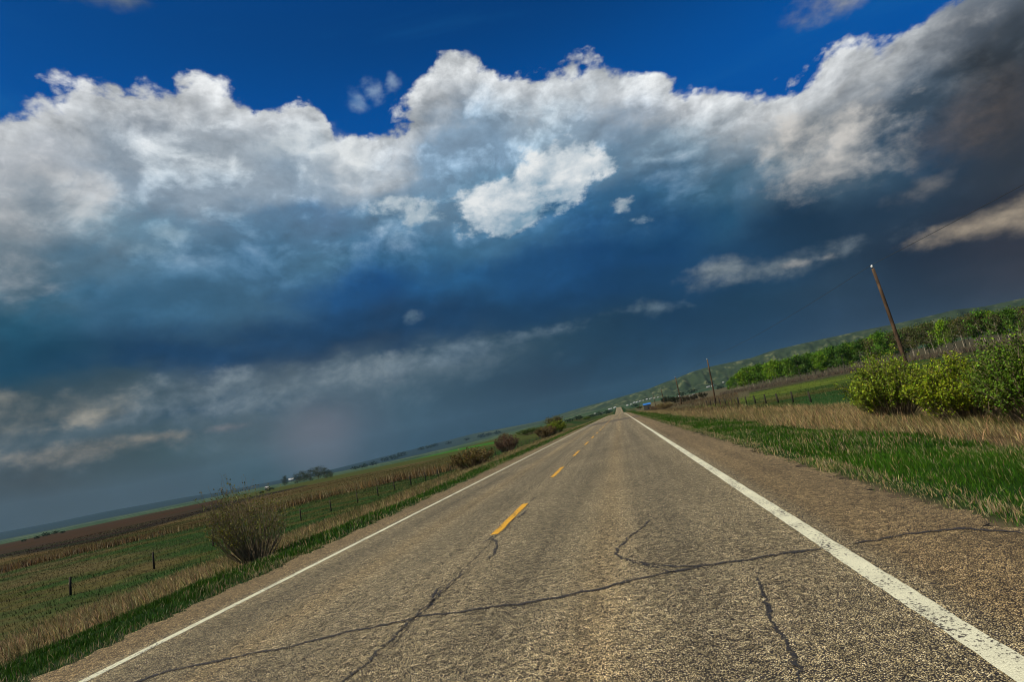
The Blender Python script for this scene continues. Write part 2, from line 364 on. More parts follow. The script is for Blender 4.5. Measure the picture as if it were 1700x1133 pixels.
def ground_col(x, y, z):
    r = np.hypot(x, y); az = np.degrees(np.arctan2(x, y)); e = np.degrees(np.arctan2(z-H_CAM, r))
    dr, dl, gR, dR, gL, dL = edges(x, y)
    n = fbm(x/7, y/7, 4, 40); nb = fbm(x/40, y/40, 4, 41)
    streak = fbm(az/9.0, np.log(r+1)*22, 4, 44, 0.6)
    def mx(c, d_, f): f = np.clip(f, 0, 1)[:, None]; return c*(1-f)+d_*f
    # open pasture
    c = np.tile(C_PAST, (len(x), 1))
    c = mx(c, C_OLIVE, ss(streak+n*0.4, 0.6, 0.85)); c = mx(c, C_DRYG, ss(nb+n*0.5, 0.80, 1.05)*0.8)
    left = az < 0; eL = e+(n-0.5)*0.25/np.maximum(r/60, 1)+(streak-0.5)*0.12
    reed_e = np.interp(az, [-60, -52.6, -47, -43, -32, -26, -23, -17, -10], [-2.7, -2.68, -2.6, -2.75, -2.68, -2.55, -2.42, -2.2, -1.5])
    # brown cured field behind the reeds
    f = ss(eL, reed_e-0.25, reed_e+0.1)*left*(az < -15)
    c = mx(c, C_BROWN*0.95+C_OLIVE*0.25, f*(0.55+0.45*ss(n+streak, 0.8, 1.2))*(1-0.55*ss(az, -30, -18)))
    # ploughed land on the far left
    pe = np.interp(az, [-60, -52.6, -47, -41, -36, -32], [-1.85, -1.75, -2.05, -1.75, -1.35, -1.2])
    f = ss(eL, pe-0.12, pe+0.05)*(az < -31)
    c = mx(c, C_SOIL*1.0, f); c = mx(c, C_SOIL*0.45, f*(1-ss(eL, pe+0.18, pe+0.26))*0.9)
    c = mx(c, C_SOIL*np.array([1.25, 1.0, 0.85]), f*ss(eL, pe+0.42, pe+0.5))
    c = mx(c, C_PAST*0.5, f*ss(streak, 0.62, 0.68)*0.5)
    # olive and green strips further out
    f = ss(eL, -1.22, -1.12)*(az > -38)*(az < -8); c = mx(c, C_OLIVE*0.8+C_PAST*0.3, f)
    f = ss(eL, -0.84, -0.80)*(1-ss(eL, -0.70, -0.60))*(az > -42)*(az < -12); c = mx(c, np.array([0.03, 0.12, 0.012]), f)
    # valley bottom
    vf = ss(r, 650, 900)
    vs = fbm(az/3.0, np.log(r+1)*60, 4, 91, 0.6)
    vc = mx(np.tile(np.array([0.025, 0.060, 0.028]), (len(x), 1)), np.array([0.16, 0.19, 0.10]), ss(vs, 0.58, 0.70)); vc = mx(vc, np.array([0.015, 0.035, 0.02]), ss(1-vs, 0.56, 0.66))
    c = mx(c, vc, vf)
    # right field
    rt_ = az > 5
    f = ss(e, -1.9, -1.3)*(1-ss(e, -0.9, -0.75))*rt_; c = mx(c, np.array([0.085, 0.12, 0.012]), f*ss(streak*0.7+n*0.5, 0.42, 0.72)*(1-ss(az, 20, 27)*0.7))
    f = ss(-e, 1.9, 2.4)*ss(az, 13, 17); c = mx(c, np.array([0.012, 0.052, 0.008]), f*0.8)
    f = ss(e, -0.86, -0.66)*rt_*(r < 900); c = mx(c, C_GREY*0.6, f*0.85)
    f = ss(az, 24, 30)*ss(e, -2.5, -1.2)*(r < 900); c = mx(c, C_GREY*0.42+C_PAST*0.12, f*0.7*ss(n, 0.3, 0.6))
    f = (az > 1.5)*(az < 12)*ss(e, -1.25, -0.95)*(r < 800)*(dr > 6); c = mx(c, C_GREY*0.8+C_OLIVE*0.2, f*0.85)
    # hills
    wl = 1-ss(az, -14, 6); rf = 1700+wl*2300
    hf = ss(r, rf, rf*1.06)
    ks = 1-0.85*wl; hn = fbm(az*1.5*ks+r/900*ks, r/120, 5, 63, 0.65); hn2 = fbm((az*1.8-r/700)*ks, r/150, 4, 66, 0.6)
    hc = mx(np.tile(np.array([0.032, 0.052, 0.024]), (len(x), 1)), np.array([0.135, 0.150, 0.070]), ss(hn, 0.54, 0.70)*0.75)
    hc = mx(hc, np.array([0.016, 0.030, 0.014]), ss(hn2, 0.52, 0.64)*0.7)
    hc = mx(hc, np.array([0.010, 0.028, 0.040]), ss(-az, 10, 20)*0.9*ss(r, 4300, 4700))  # far left hills tinted blue: distance haze put into their colour
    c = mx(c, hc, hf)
    # verges
    dry = C_DRYG*(0.6+0.7*n[:, None])
    patch = ss(fbm(x/2.5, y/5, 3, 51), 0.56, 0.72)
    near = 1-ss(y, 260, 500)
    f = (1-ss(dr, dR-0.4, dR+0.4))*(dr > -2)*near
    c = mx(c, dry, f*(1-patch*0.45))
    f = (1-ss(dl, dL-0.6, dL+0.6))*(dl > -2)*near
    c = mx(c, dry*0.8+C_PAST*0.2, f*(1-patch*0.6)*(1-0.45*ss(y, 22, 40)))
    g = C_GREEN*(0.45+0.5*n[:, None])
    nf = y < 1300
    c = mx(c, g, (1-ss(dr, gR-0.25, gR+0.25))*(dr > -2)*nf); c = mx(c, g*0.9, (1-ss(dl, gL-0.2, gL+0.2))*(dl > -2)*nf)
    gr = (1-ss(np.maximum(dr, dl), 0.05, 0.42))*(np.maximum(dr, dl) > -5)
    c = mx(c, np.array([0.11, 0.082, 0.05]), gr*near)
    return c

def mat_vcol(name, rough=0.9, detail=3.0, amt=0.5, bump=0.0, fine=0.0):
    m_ = bpy.data.materials.new(name); m_.use_nodes = True; k = NT(m_.node_tree); b = k.N['Principled BSDF']
    a = k.N.new('ShaderNodeVertexColor'); a.layer_name = 'Col'
    tc = k.N.new('ShaderNodeTexCoord').outputs['Object']
    n = k.noise(tc, detail, 8, 0.65); f = k.mr(n, 0.25, 0.75, 1-amt, 1+amt, 'LINEAR')
    c = k.v('SCALE', a.outputs[0], f)
    k.L.new(c, b.inputs['Base Color']); b.inputs['Roughness'].default_value = rough; b.inputs['Specular IOR Level'].default_value = 0.1
    if bump:
        bp = k.N.new('ShaderNodeBump'); bp.inputs['Strength'].default_value = bump; bp.inputs['Distance'].default_value = 0.3; k.L.new(n, bp.inputs['Height']); k.L.new(bp.outputs[0], b.inputs['Normal'])
    return m_

def build_ground():
    az = np.concatenate([np.arange(-180, -62, 3.0), np.arange(-62, 46, 0.14), np.arange(46, 180, 3.0)])
    r = np.concatenate([[0.3], np.geomspace(1.5, 8600, 560), [9400]])
    A, R_ = np.meshgrid(np.radians(az), r)
    x = (R_*np.sin(A)).ravel(); y = (R_*np.cos(A)).ravel(); z = ground_z(x, y)
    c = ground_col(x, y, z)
    na, nr = len(az), len(r); i = np.arange(nr-1)[:, None]*na; j = np.arange(na)[None]; jn = (j+1) % na
    q = np.stack([i+j, i+na+j, i+na+jn, i+jn], -1).reshape(-1, 4)[:, ::-1]
    cz = gz(0, 0); V = np.concatenate([np.stack([x, y, z], -1), [[0, 0, cz]]]); c = np.concatenate([c, [c[0]]])
    t = np.stack([np.full(na, len(V)-1), j[0], jn[0]], -1)
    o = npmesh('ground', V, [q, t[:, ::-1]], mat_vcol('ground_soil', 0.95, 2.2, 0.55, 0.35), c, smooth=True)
    tag(o, kind='structure')
build_ground()

# ------------------------------------------------------------------ road
def mat_asphalt():
    m_ = bpy.data.materials.new('chip_seal'); m_.use_nodes = True; k = NT(m_.node_tree); b = k.N['Principled BSDF']
    P_ = k.N.new('ShaderNodeTexCoord').outputs['Object']; X, Y, Z = k.sep(P_)[:3]
    base = (0.235, 0.190, 0.128, 1)
    cell = k.voro(P_, 120, 0, out='Color'); dist = k.voro(P_, 120, 0)
    cv = k.sep(cell)[0]; cg = k.sep(cell)[1]
    stone = k.ramp(cv, [(0.0, (0.14, 0.108, 0.055)), (0.25, (0.33, 0.265, 0.135)), (0.55, (0.50, 0.405, 0.205)), (0.82, (0.63, 0.515, 0.27)), (1.0, (0.93, 0.82, 0.52))]).outputs[0]
    stone = k.mix(k.mr(dist, 0.30, 0.62), stone, (0.035, 0.030, 0.026, 1))
    c2 = k.voro(P_, 24, 0, out='Color'); s2 = k.mr(k.sep(c2)[0], 0, 1, 0.62, 1.38, 'LINEAR')
    c = k.v('SCALE', stone, s2)
    grain = k.noise(P_, 11, 5, 0.75); c = k.v('SCALE', c, k.mr(grain, 0.3, 0.7, 0.62, 1.42, 'LINEAR'))
    # wheel paths, streaks along the travel direction, patches
    S = k.comb(k.m('MULTIPLY', X, 1.6), k.m('MULTIPLY', Y, 0.03), 0.0)
    st = k.noise(S, 1.6, 6, 0.6)
    c = k.v('SCALE', c, k.mr(st, 0.3, 0.7, 0.74, 1.28, 'LINEAR'))
    def path(x0, w):
        return k.m('EXPONENT', k.m('MULTIPLY', k.m('POWER', k.m('DIVIDE', k.m('SUBTRACT', X, x0), w), 2.0), -1.0))
    wp = k.m('ADD', k.m('ADD', path(-1.35, 0.36), path(0.35, 0.36)), k.m('ADD', path(-3.1, 0.36), path(-4.7, 0.36)))
    c = k.mix(k.m('MULTIPLY', wp, 0.5), c, k.v('MULTIPLY', c, (0.70, 0.72, 0.76)))
    mid = k.m('ADD', path(-0.5, 0.25), path(-3.9, 0.25))
    c = k.mix(k.m('MULTIPLY', mid, 0.55), c, k.v('MULTIPLY', c, (1.22, 1.12, 0.98)))
    sh = k.m('MAXIMUM', k.mr(X, 1.55, 1.9), k.mr(X, -5.45, -5.75))
    c = k.mix(k.m('MULTIPLY', sh, 0.9), c, k.v('MULTIPLY', c, (0.86, 0.75, 0.62)))
    big = k.noise(P_, 0.35, 4, 0.55); c = k.v('SCALE', c, k.mr(big, 0.3, 0.7, 0.86, 1.16, 'LINEAR'))
    # a darker band across the road surface
    pb = k.m('MULTIPLY', k.mr(k.m('ADD', Y, k.m('MULTIPLY', st, 6.0)), 86, 92), k.mr(Y, 108, 100))
    c = k.mix(k.m('MULTIPLY', pb, 0.72), c, (0.075, 0.062, 0.048, 1))
    # tar bleeding along the paving joint beside the yellow line
    jx = k.m('ABSOLUTE', k.m('ADD', X, k.m('ADD', 2.22, k.m('MULTIPLY', k.m('SUBTRACT', k.noise(k.comb(0.0, Y, 0.0), 0.9, 5, 0.7), 0.5), 0.28))))
    jm = k.m('MULTIPLY', k.mr(jx, 0.022, 0.006), k.mr(k.noise(k.comb(3.0, Y, 0.0), 0.45, 3), 0.44, 0.5))
    c = k.mix(k.m('MULTIPLY', jm, 0.6), c, (0.02, 0.017, 0.015, 1))
    k.L.new(c, b.inputs['Base Color']); b.inputs['Roughness'].default_value = 0.8; b.inputs['Specular IOR Level'].default_value = 0.25
    hgt = k.m('ADD', k.m('MULTIPLY', dist, -1.0), k.m('MULTIPLY', cg, 0.6))
    bp = k.N.new('ShaderNodeBump'); bp.inputs['Strength'].default_value = 0.8; bp.inputs['Distance'].default_value = 0.008
    k.L.new(hgt, bp.inputs['Height']); k.L.new(bp.outputs[0], b.inputs['Normal'])
    return m_
def mat_paint(name, c0, worn=0.5, scale=1.0):
    m_ = bpy.data.materials.new(name); m_.use_nodes = True; k = NT(m_.node_tree); b = k.N['Principled BSDF']
    P_ = k.N.new('ShaderNodeTexCoord').outputs['Object']
    a = k.noise(P_, 42, 5, 0.7); bsp = k.noise(k.v('MULTIPLY', P_, (1.0, 0.35, 1.0)), 5.0, 3, 0.6)
    m0 = k.mr(k.m('ADD', a, k.m('MULTIPLY', bsp, 0.5)), 0.95-worn*0.28, 1.01-worn*0.28)
    n2 = k.noise(P_, 3, 4, 0.6)
    c = k.v('SCALE', c0, k.mr(n2, 0.3, 0.7, 0.84, 1.08, 'LINEAR')); c = k.v('SCALE', c, k.mr(k.voro(P_, 120, 0), 0.2, 0.7, 1.05, 0.75, 'LINEAR'))
    c = k.mix(m0, c, (0.06, 0.05, 0.04, 1))
    k.L.new(c, b.inputs['Base Color']); b.inputs['Roughness'].default_value = 0.6; b.inputs['Specular IOR Level'].default_value = 0.3
    bp = k.N.new('ShaderNodeBump'); bp.inputs['Strength'].default_value = 0.4; bp.inputs['Distance'].default_value = 0.004
    k.L.new(k.voro(P_, 120, 0), bp.inputs['Height']); k.L.new(bp.outputs[0], b.inputs['Normal'])
    return m_
M_ROAD = mat_asphalt()
def strip(name, mat, ys, xl, xr, off):
    ys = np.asarray(ys); cx = road_cx(ys); z = road_z(ys)+off
    V = np.concatenate([np.stack([xl+cx, ys, z], -1), np.stack([xr+cx, ys, z], -1)]); n = len(ys); i = np.arange(n-1)
    o = npmesh(name, V, [np.stack([i, i+n, i+n+1, i+1], -1)], mat); tag(o, kind='structure'); return o
ys = np.concatenate([np.arange(-60, -2, 1.0), np.arange(-2, 30, 0.04), np.arange(30, 120, 0.25), np.arange(120, 1330, 3.0)])
jr = (fbm(ys*2.2, ys*0+1, 6, 8, 0.78)-0.5)*0.55; jl = (fbm(ys*2.2, ys*0+5, 6, 12, 0.78)-0.5)*0.55
strip('road', M_ROAD, ys, XL+jl, XR+jr, 0.0)
M_WHITE = mat_paint('white_paint', (0.74, 0.73, 0.52), 0.5); M_YEL = mat_paint('yellow_paint', (0.80, 0.42, 0.02), 0.62)
yw = np.concatenate([np.arange(-60, 0, 1.0), np.arange(0, 25, 0.05), np.arange(25, 120, 0.5), np.arange(120, 1330, 3.0)])
jit = lambda s: (fbm(yw*6, yw*0+s, 3, 15, 0.7)-0.5)*0.016
strip('edge_line', M_WHITE, yw, 1.425+jit(0), 1.58+jit(3), 0.004)
strip('edge_line', M_WHITE, yw, -5.45+jit(6), -5.33+jit(9), 0.004)
for kd in [-3, -2]+list(range(0, 46)):
    y0 = 8.85+7.68*kd; yy = np.append(np.arange(y0, y0+2.9, 0.04 if kd < 3 else 0.4), y0+2.95)
    n_ = len(yy); e0 = (fbm(yy*9, yy*0+1, 3, 18, 0.7)-0.5)*0.03
    e1 = (fbm(yy*9, yy*0+7, 3, 19, 0.7)-0.5)*0.03
    strip('centre_line', M_YEL, yy, -2.365+e0, -2.235+e1, 0.004)
# sealed cracks, as thin tar ribbons
def mat_tar():
    m_ = bpy.data.materials.new('crack_tar'); m_.use_nodes = True; k = NT(m_.node_tree); b = k.N['Principled BSDF']
    P_ = k.N.new('ShaderNodeTexCoord').outputs['Object']
    b.inputs['Base Color'].default_value = (0.026, 0.023, 0.020, 1); b.inputs['Roughness'].default_value = 0.6
    k.L.new(k.mr(k.noise(P_, 55, 4, 0.7), 0.38, 0.52), b.inputs['Alpha'])
    return m_
M_TAR = mat_tar()
def gpx(u, v):
    d = cF+(u-850)/F_PX*cR-(v-566.5)/F_PX*cU; t = -H_CAM/d[2]; return d[0]*t, d[1]*t
def crack(px, w, seed):
    pts = np.array([gpx(*q) for q in px]); seg = np.hypot(*np.diff(pts, axis=0).T); s = np.concatenate([[0], np.cumsum(seg)])
    t = np.arange(0, s[-1], 0.012); x = np.interp(t, s, pts[:, 0]); y = np.interp(t, s, pts[:, 1])
    wob = (fbm(t*3, t*0, 6, seed, 0.72)-0.5)*0.17; dx = np.gradient(x); dy = np.gradient(y); L_ = np.hypot(dx, dy)+1e-9; nx, ny = -dy/L_, dx/L_
    x = x+nx*wob; y = y+ny*wob
    fade = np.minimum(1, np.minimum(t, t[-1]-t)/0.15)
    ww = w*0.85*fade*(0.35+1.3*fbm(t*9, t*0+4, 4, seed+5, 0.7)**1.5)
    n = len(t); z = np.full(n, 0.006)
    V = np.concatenate([np.stack([x+nx*ww, y+ny*ww, z], -1), np.stack([x-nx*ww, y-ny*ww, z], -1)]); i = np.arange(n-1)
    tag(npmesh('crack_sealant', V, [np.stack([i, i+1, i+n+1, i+n], -1)], M_TAR), kind='structure')
crack([(200,1142),(300,1112),(480,1076),(560,1056),(640,1040),(700,1026),(790,1014),(860,1006),(960,986),(1040,966),(1100,955),(1180,940),(1260,926),(1360,914),(1376,911)], 0.034, 1)
crack([(1404,906),(1480,893),(1560,882),(1600,880),(1660,884),(1712,888)], 0.030, 2)
crack([(560,1140),(600,1105),(640,1070),(690,1030),(712,1005),(728,975)], 0.022, 3)
crack([(690,1030),(725,995),(745,970),(775,950)], 0.016, 4)
crack([(1085,862),(1050,890),(1026,912),(1030,925),(1060,936),(1120,942),(1185,938)], 0.020, 5)
crack([(1060,934),(1110,950),(1150,946)], 0.015, 6)
crack([(1250,955),(1262,985),(1282,1035),(1300,1070),(1322,1140)], 0.018, 7)
crack([(812,895),(826,900),(822,918),(806,932)], 0.028, 8)
crack([(820,888),(800,905)], 0.018, 9)
crack([(878,846),(864,858),(850,866)], 0.026, 10)
crack([(738,878),(690,888),(640,905)], 0.012, 11); crack([(560,975),(500,995),(430,1004)], 0.012, 12)
crack([(1046,744),(1036,747),(1030,748)], 0.05, 13)
crack([(1240,1020),(1256,1018)], 0.012, 14)

# ------------------------------------------------------------------ grass
def mat_leaf(name, rough=0.55, trans=0.25, spec=0.2, gain=1.0):
    m_ = bpy.data.materials.new(name); m_.use_nodes = True; k = NT(m_.node_tree); b = k.N['Principled BSDF']
    a = k.N.new('ShaderNodeVertexColor'); a.layer_name = 'Col'
    oi = k.N.new('ShaderNodeObjectInfo')
    c = k.v('SCALE', a.outputs[0], k.mr(oi.outputs['Random'], 0, 1, 0.8*gain, 1.2*gain, 'LINEAR'))
    k.L.new(c, b.inputs['Base Color']); b.inputs['Roughness'].default_value = rough; b.inputs['Specular IOR Level'].default_value = spec
    t = k.N.new('ShaderNodeBsdfTranslucent'); k.L.new(c, t.inputs[0]); mx_ = k.N.new('ShaderNodeMixShader'); mx_.inputs[0].default_value = trans
    k.L.new(b.outputs[0], mx_.inputs[1]); k.L.new(t.outputs[0], mx_.inputs[2]); k.L.new(mx_.outputs[0], k.N['Material Output'].inputs[0])
    return m_
M_LEAF = mat_leaf('leaves'); M_BLADE = mat_leaf('grass_blades', 0.6, 0.2, 0.15)
def blades(x, y, h, w, col, lean=0.45, wind=(-0.25, 0.05), five=True, z=None):
    n = len(x); z = ground_z(x, y) if z is None else z
    a = RNG.uniform(0, 2*math.pi, n); fx, fy = np.cos(a), np.sin(a)
    la = RNG.uniform(0, 2*math.pi, n); lm = np.abs(RNG.normal(0, lean, n))
    tx = (np.cos(la)*lm+wind[0])*h; ty = (np.sin(la)*lm+wind[1])*h; th = h*np.sqrt(np.clip(1-0.4*lm**2, 0.3, 1))
    B = np.stack([x, y, z-0.02], -1); S = np.stack([fx*w/2, fy*w/2, 0*w], -1); T = B+np.stack([tx, ty, th], -1)
    if not five:
        V = np.concatenate([B-S, B+S, T]); i = np.arange(n); F = [np.stack([i, i+n, i+2*n], -1)]
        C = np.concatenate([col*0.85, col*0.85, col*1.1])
    else:
        M_ = B+np.stack([tx*0.35, ty*0.35, th*0.6], -1)
        V = np.concatenate([B-S, B+S, M_+S*0.75, M_-S*0.75, T]); i = np.arange(n)
        F = [np.stack([i, i+n, i+2*n, i+3*n], -1), np.stack([i+3*n, i+2*n, i+4*n], -1)]
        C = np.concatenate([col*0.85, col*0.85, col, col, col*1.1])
    return V, F, C
def merge(parts):
    Vs, Cs, Q, T = [], [], [], []; o = 0
    for V, F, C in parts:
        Vs.append(V); Cs.append(C)
        for f in F: (Q if f.shape[1] == 4 else T).append(f+o)
        o += len(V)
    return np.concatenate(Vs), ([np.concatenate(Q)] if Q else [])+([np.concatenate(T)] if T else []), np.concatenate(Cs)
def scatter(n, x0, x1, y0, y1, ypow=1.0):
    u = RNG.random(n); y = y0+(y1-y0)*u**ypow; x = RNG.uniform(x0, x1, n)
    az = np.degrees(np.arctan2(x, y)); k_ = (az > -58) & (az < 62); return x[k_], y[k_]
def colvar(n, base, var, h=0.12):
    b = np.asarray(base)[None]*(1+RNG.normal(0, var, (n, 1))); b = b*(1+RNG.normal(0, h, (n, 3))); return np.clip(b, 0.004, 0.8)
def green_verge():
    P_ = []
    for side in (1, -1):
        zones = [(90000, 2.5, 12, 0.11, 0.0070, 1.0), (60000, 10, 34, 0.13, 0.013, 1.25), (42000, 30, 110, 0.17, 0.035, 1.4), (14000, 100, 330, 0.2, 0.09, 1.3)]
        for (n, y0, y1, h, w, yp) in zones:
            if side < 0: n = int(n*0.65)
            x, y = scatter(n, 0.05, 5.2 if side > 0 else 6.2, y0, y1, yp)
            x = (XR+x) if side > 0 else (XL-x)
            dr, dl, gR, dR, gL, dL = edges(x, y); d = dr if side > 0 else dl; g = gR if side > 0 else gL
            k_ = (d < g+0.2) & (d > 0.08+RNG.random(len(x))*0.35+(fbm(y*1.3, y*0, 3, 71)-0.5)*0.5)
            x, y, d = x[k_], y[k_], d[k_]; m_ = len(x)
            cl = fbm(x/0.8, y/0.8, 3, 55); hh = h*(0.3+1.1*cl)*RNG.uniform(0.6, 1.35, m_)*np.clip(0.45+d*0.5, 0, 1)
            c = colvar(m_, (0.030, 0.088, 0.004), 0.28)*(0.55+0.9*fbm(x/1.6+5, y/2.6, 3, 92))[:, None]
            c[RNG.random(m_) < 0.16] *= np.array([2.0, 1.5, 1.6])
            straw = RNG.random(m_) < (0.04+0.14*ss(fbm(x/1.4, y/2.5, 3, 57), 0.45, 0.68)+0.35*(d < 0.6))
            c[straw] = colvar(int(straw.sum()), (0.34, 0.27, 0.14), 0.25); hh = np.where(straw, hh*1.1+0.01, hh)
            P_.append(blades(x, y, hh, w*RNG.uniform(0.7, 1.3, m_), c, 0.5, (-0.12 if side > 0 else 0.0, 0.0), five=(y0 < 20)))
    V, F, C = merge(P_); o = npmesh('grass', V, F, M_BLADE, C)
    tag(o, 'short green spring grass of the verges along both pavement edges', 'grass', kind='stuff')
green_verge()
def dry_verge():
    P_ = []
    for side in (1, -1):
        zones = [(90000, 5, 26, 0.35, 0.009, 1.2), (62000, 22, 70, 0.40, 0.022, 1.2), (26000, 60, 230, 0.5, 0.06, 1.2)]
        for (n, y0, y1, h, w, yp) in zones:
            if side < 0: n = int(n*1.1)
            x, y = scatter(n, 2.0, 17.5, y0, y1, yp); x = (XR+x) if side > 0 else (XL-x)
            dr, dl, gR, dR, gL, dL = edges(x, y); d = dr if side > 0 else dl; g = gR if side > 0 else gL; e_ = dR if side > 0 else dL
            t = (d-g)/(e_-g); cl = fbm(x/1.5, y/1.5, 3, 61)
            keep = (d > g-0.3) & (d < e_+1.0) & (RNG.random(len(x)) < 0.25+1.2*ss(cl, 0.35, 0.65))
            if side < 0: keep &= (RNG.random(len(x)) < np.interp(y, [0, 22, 40, 200], [1, 0.9, 0.5, 0.4]))
            x, y, cl = x[keep], y[keep], cl[keep]; m_ = len(x)
            hh = h*(0.45+0.9*cl)*RNG.uniform(0.5, 1.3, m_)*np.interp(y, [0, 20, 60], [0.85, 1, 1])
            if side < 0: hh *= np.interp(y, [0, 20, 35], [0.9, 0.75, 0.55])
            c = colvar(m_, (0.56, 0.42, 0.195), 0.30); dk = RNG.random(m_) < 0.42; c[dk] *= 0.34
            gr = RNG.random(m_) < (0.10+0.35*ss(fbm(x/4, y/6, 3, 58), 0.52, 0.68))*(1.0 if side > 0 else 1.3); c[gr] = colvar(int(gr.sum()), (0.075, 0.105, 0.02), 0.25)
            P_.append(blades(x, y, hh, w*RNG.uniform(0.7, 1.4, m_), c, 0.6, (-0.30 if side > 0 else -0.15, -0.1), five=(y0 < 20)))
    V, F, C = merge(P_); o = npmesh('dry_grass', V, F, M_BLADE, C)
    tag(o, 'tall cured straw coloured grass between the green verges and the fences', 'grass', kind='stuff')
dry_verge()
def field_grass():
    P_ = []
    def put(n, x, y, h, w, c, five=False):
        P_.append(blades(x, y, h, w, c, 0.5, (-0.15, 0), five=five))
    # pasture beyond the left fence and the right fence
    for (n, x0, x1, y0, y1, h, w, side) in ((150000, 13, 75, 6, 75, 0.17, 0.028, -1), (30000, 12, 110, 60, 190, 0.2, 0.09, -1), (22000, 16, 60, 34, 120, 0.2, 0.05, 1), (26000, 18, 180, 70, 300, 0.25, 0.12, 1)):
        x, y = scatter(n, x0, x1, y0, y1); x = x if side > 0 else -x
        z = ground_z(x, y); c = ground_col(x, y, z)*1.25; m_ = len(x); c = c*(1+RNG.normal(0, 0.3, (m_, 1))); c[RNG.random(m_) < 0.14] = np.array([0.26, 0.22, 0.10]); c[RNG.random(m_) < 0.2] *= 0.35
        c = np.clip(c, 0.004, 0.7); put(m_, x, y, h*RNG.uniform(0.3, 1.2, m_), np.full(m_, w), c)
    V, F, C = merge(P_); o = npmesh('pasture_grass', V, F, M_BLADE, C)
    tag(o, 'mixed green and olive pasture grass in the fields beyond the fences', 'grass', kind='stuff')
field_grass()
def reeds():
    line = [(0,952),(75,930),(150,914),(250,894),(330,876),(430,852),(500,838),(560,822),(600,812),(660,798),(700,790),(740,784)]
    pts = np.array([hit(*q) for q in line]); P_ = []
    seg = np.hypot(*np.diff(pts, axis=0).T); s = np.concatenate([[0], np.cumsum(seg)])
    n = 15000; t = RNG.uniform(0, s[-1], n); cl = fbm(t/2.2, t*0, 4, 81); k_ = RNG.random(n) < 0.12+ss(cl, 0.40, 0.62); t = t[k_]; n = len(t)
    x = np.interp(t, s, pts[:, 0])+RNG.normal(0, 1.3, n); y = np.interp(t, s, pts[:, 1])+RNG.normal(0, 2.2, n)
    hs = 0.55+0.6*ss(np.interp(t, s, np.linspace(0, 1, len(s))), 0.3, 0.7)
    c = colvar(n, (0.20, 0.125, 0.05), 0.35); dk = RNG.random(n) < 0.4; c[dk] *= 0.2; c[RNG.random(n) < 0.12] = (0.42, 0.34, 0.2)
    V, F, C = blades(x, y, hs*RNG.uniform(0.6, 1.3, n), np.full(n, 0.045), c, 0.25, (-0.1, 0), five=False)
    o = npmesh('reed_bed', V, F, M_BLADE, C); tag(o, 'ragged line of brown dead reeds crossing the pasture on the left', 'reeds', kind='stuff')
reeds()

# ------------------------------------------------------------------ woody plants
def mat_wood(name, c0, c1, scale=8.0, rough=0.85):
    m_ = bpy.data.materials.new(name); m_.use_nodes = True; k = NT(m_.node_tree); b = k.N['Principled BSDF']
    P_ = k.N.new('ShaderNodeTexCoord').outputs['Object']; n = k.noise(k.v('MULTIPLY', P_, (1, 1, 0.25)), scale, 6, 0.7)
    c = k.mix(k.mr(n, 0.35, 0.65), c0+(1,), c1+(1,)); k.L.new(c, b.inputs['Base Color']); b.inputs['Roughness'].default_value = rough; b.inputs['Specular IOR Level'].default_value = 0.2
    bp = k.N.new('ShaderNodeBump'); bp.inputs['Strength'].default_value = 0.5; bp.inputs['Distance'].default_value = 0.02; k.L.new(n, bp.inputs['Height']); k.L.new(bp.outputs[0], b.inputs['Normal'])
    return m_
M_STEM = mat_wood('shrub_bark', (0.085, 0.062, 0.040), (0.30, 0.24, 0.155), 14)
M_ASPEN = mat_wood('aspen_bark', (0.42, 0.38, 0.29), (0.16, 0.13, 0.09), 3)
M_POLE = mat_wood('weathered_pole', (0.115, 0.070, 0.040), (0.035, 0.024, 0.017), 3)
M_POST = mat_wood('old_post', (0.05, 0.042, 0.032), (0.018, 0.018, 0.016), 6)
def leaf_cards(P_, size, col, n_per=1, up=0.4):
    """small bent leaf quads at points"""
    n = len(P_); a = RNG.normal(0, 1, (n, 3)); a[:, 2] = a[:, 2]*0.8+up; a /= np.linalg.norm(a, axis=1)[:, None]
    b = np.cross(a, RNG.normal(0, 1, (n, 3))); b /= np.linalg.norm(b, axis=1)[:, None]+1e-9
    L_ = size*RNG.uniform(0.6, 1.4, n)[:, None]; W_ = L_*0.42
    p0 = P_; p1 = P_+a*L_*0.5+b*W_; p2 = P_+a*L_; p3 = P_+a*L_*0.5-b*W_
    V = np.concatenate([p0, p1, p2, p3]); i = np.arange(n); F = [np.stack([i, i+n, i+2*n, i+3*n], -1)]
    return V, F, np.concatenate([col]*4)
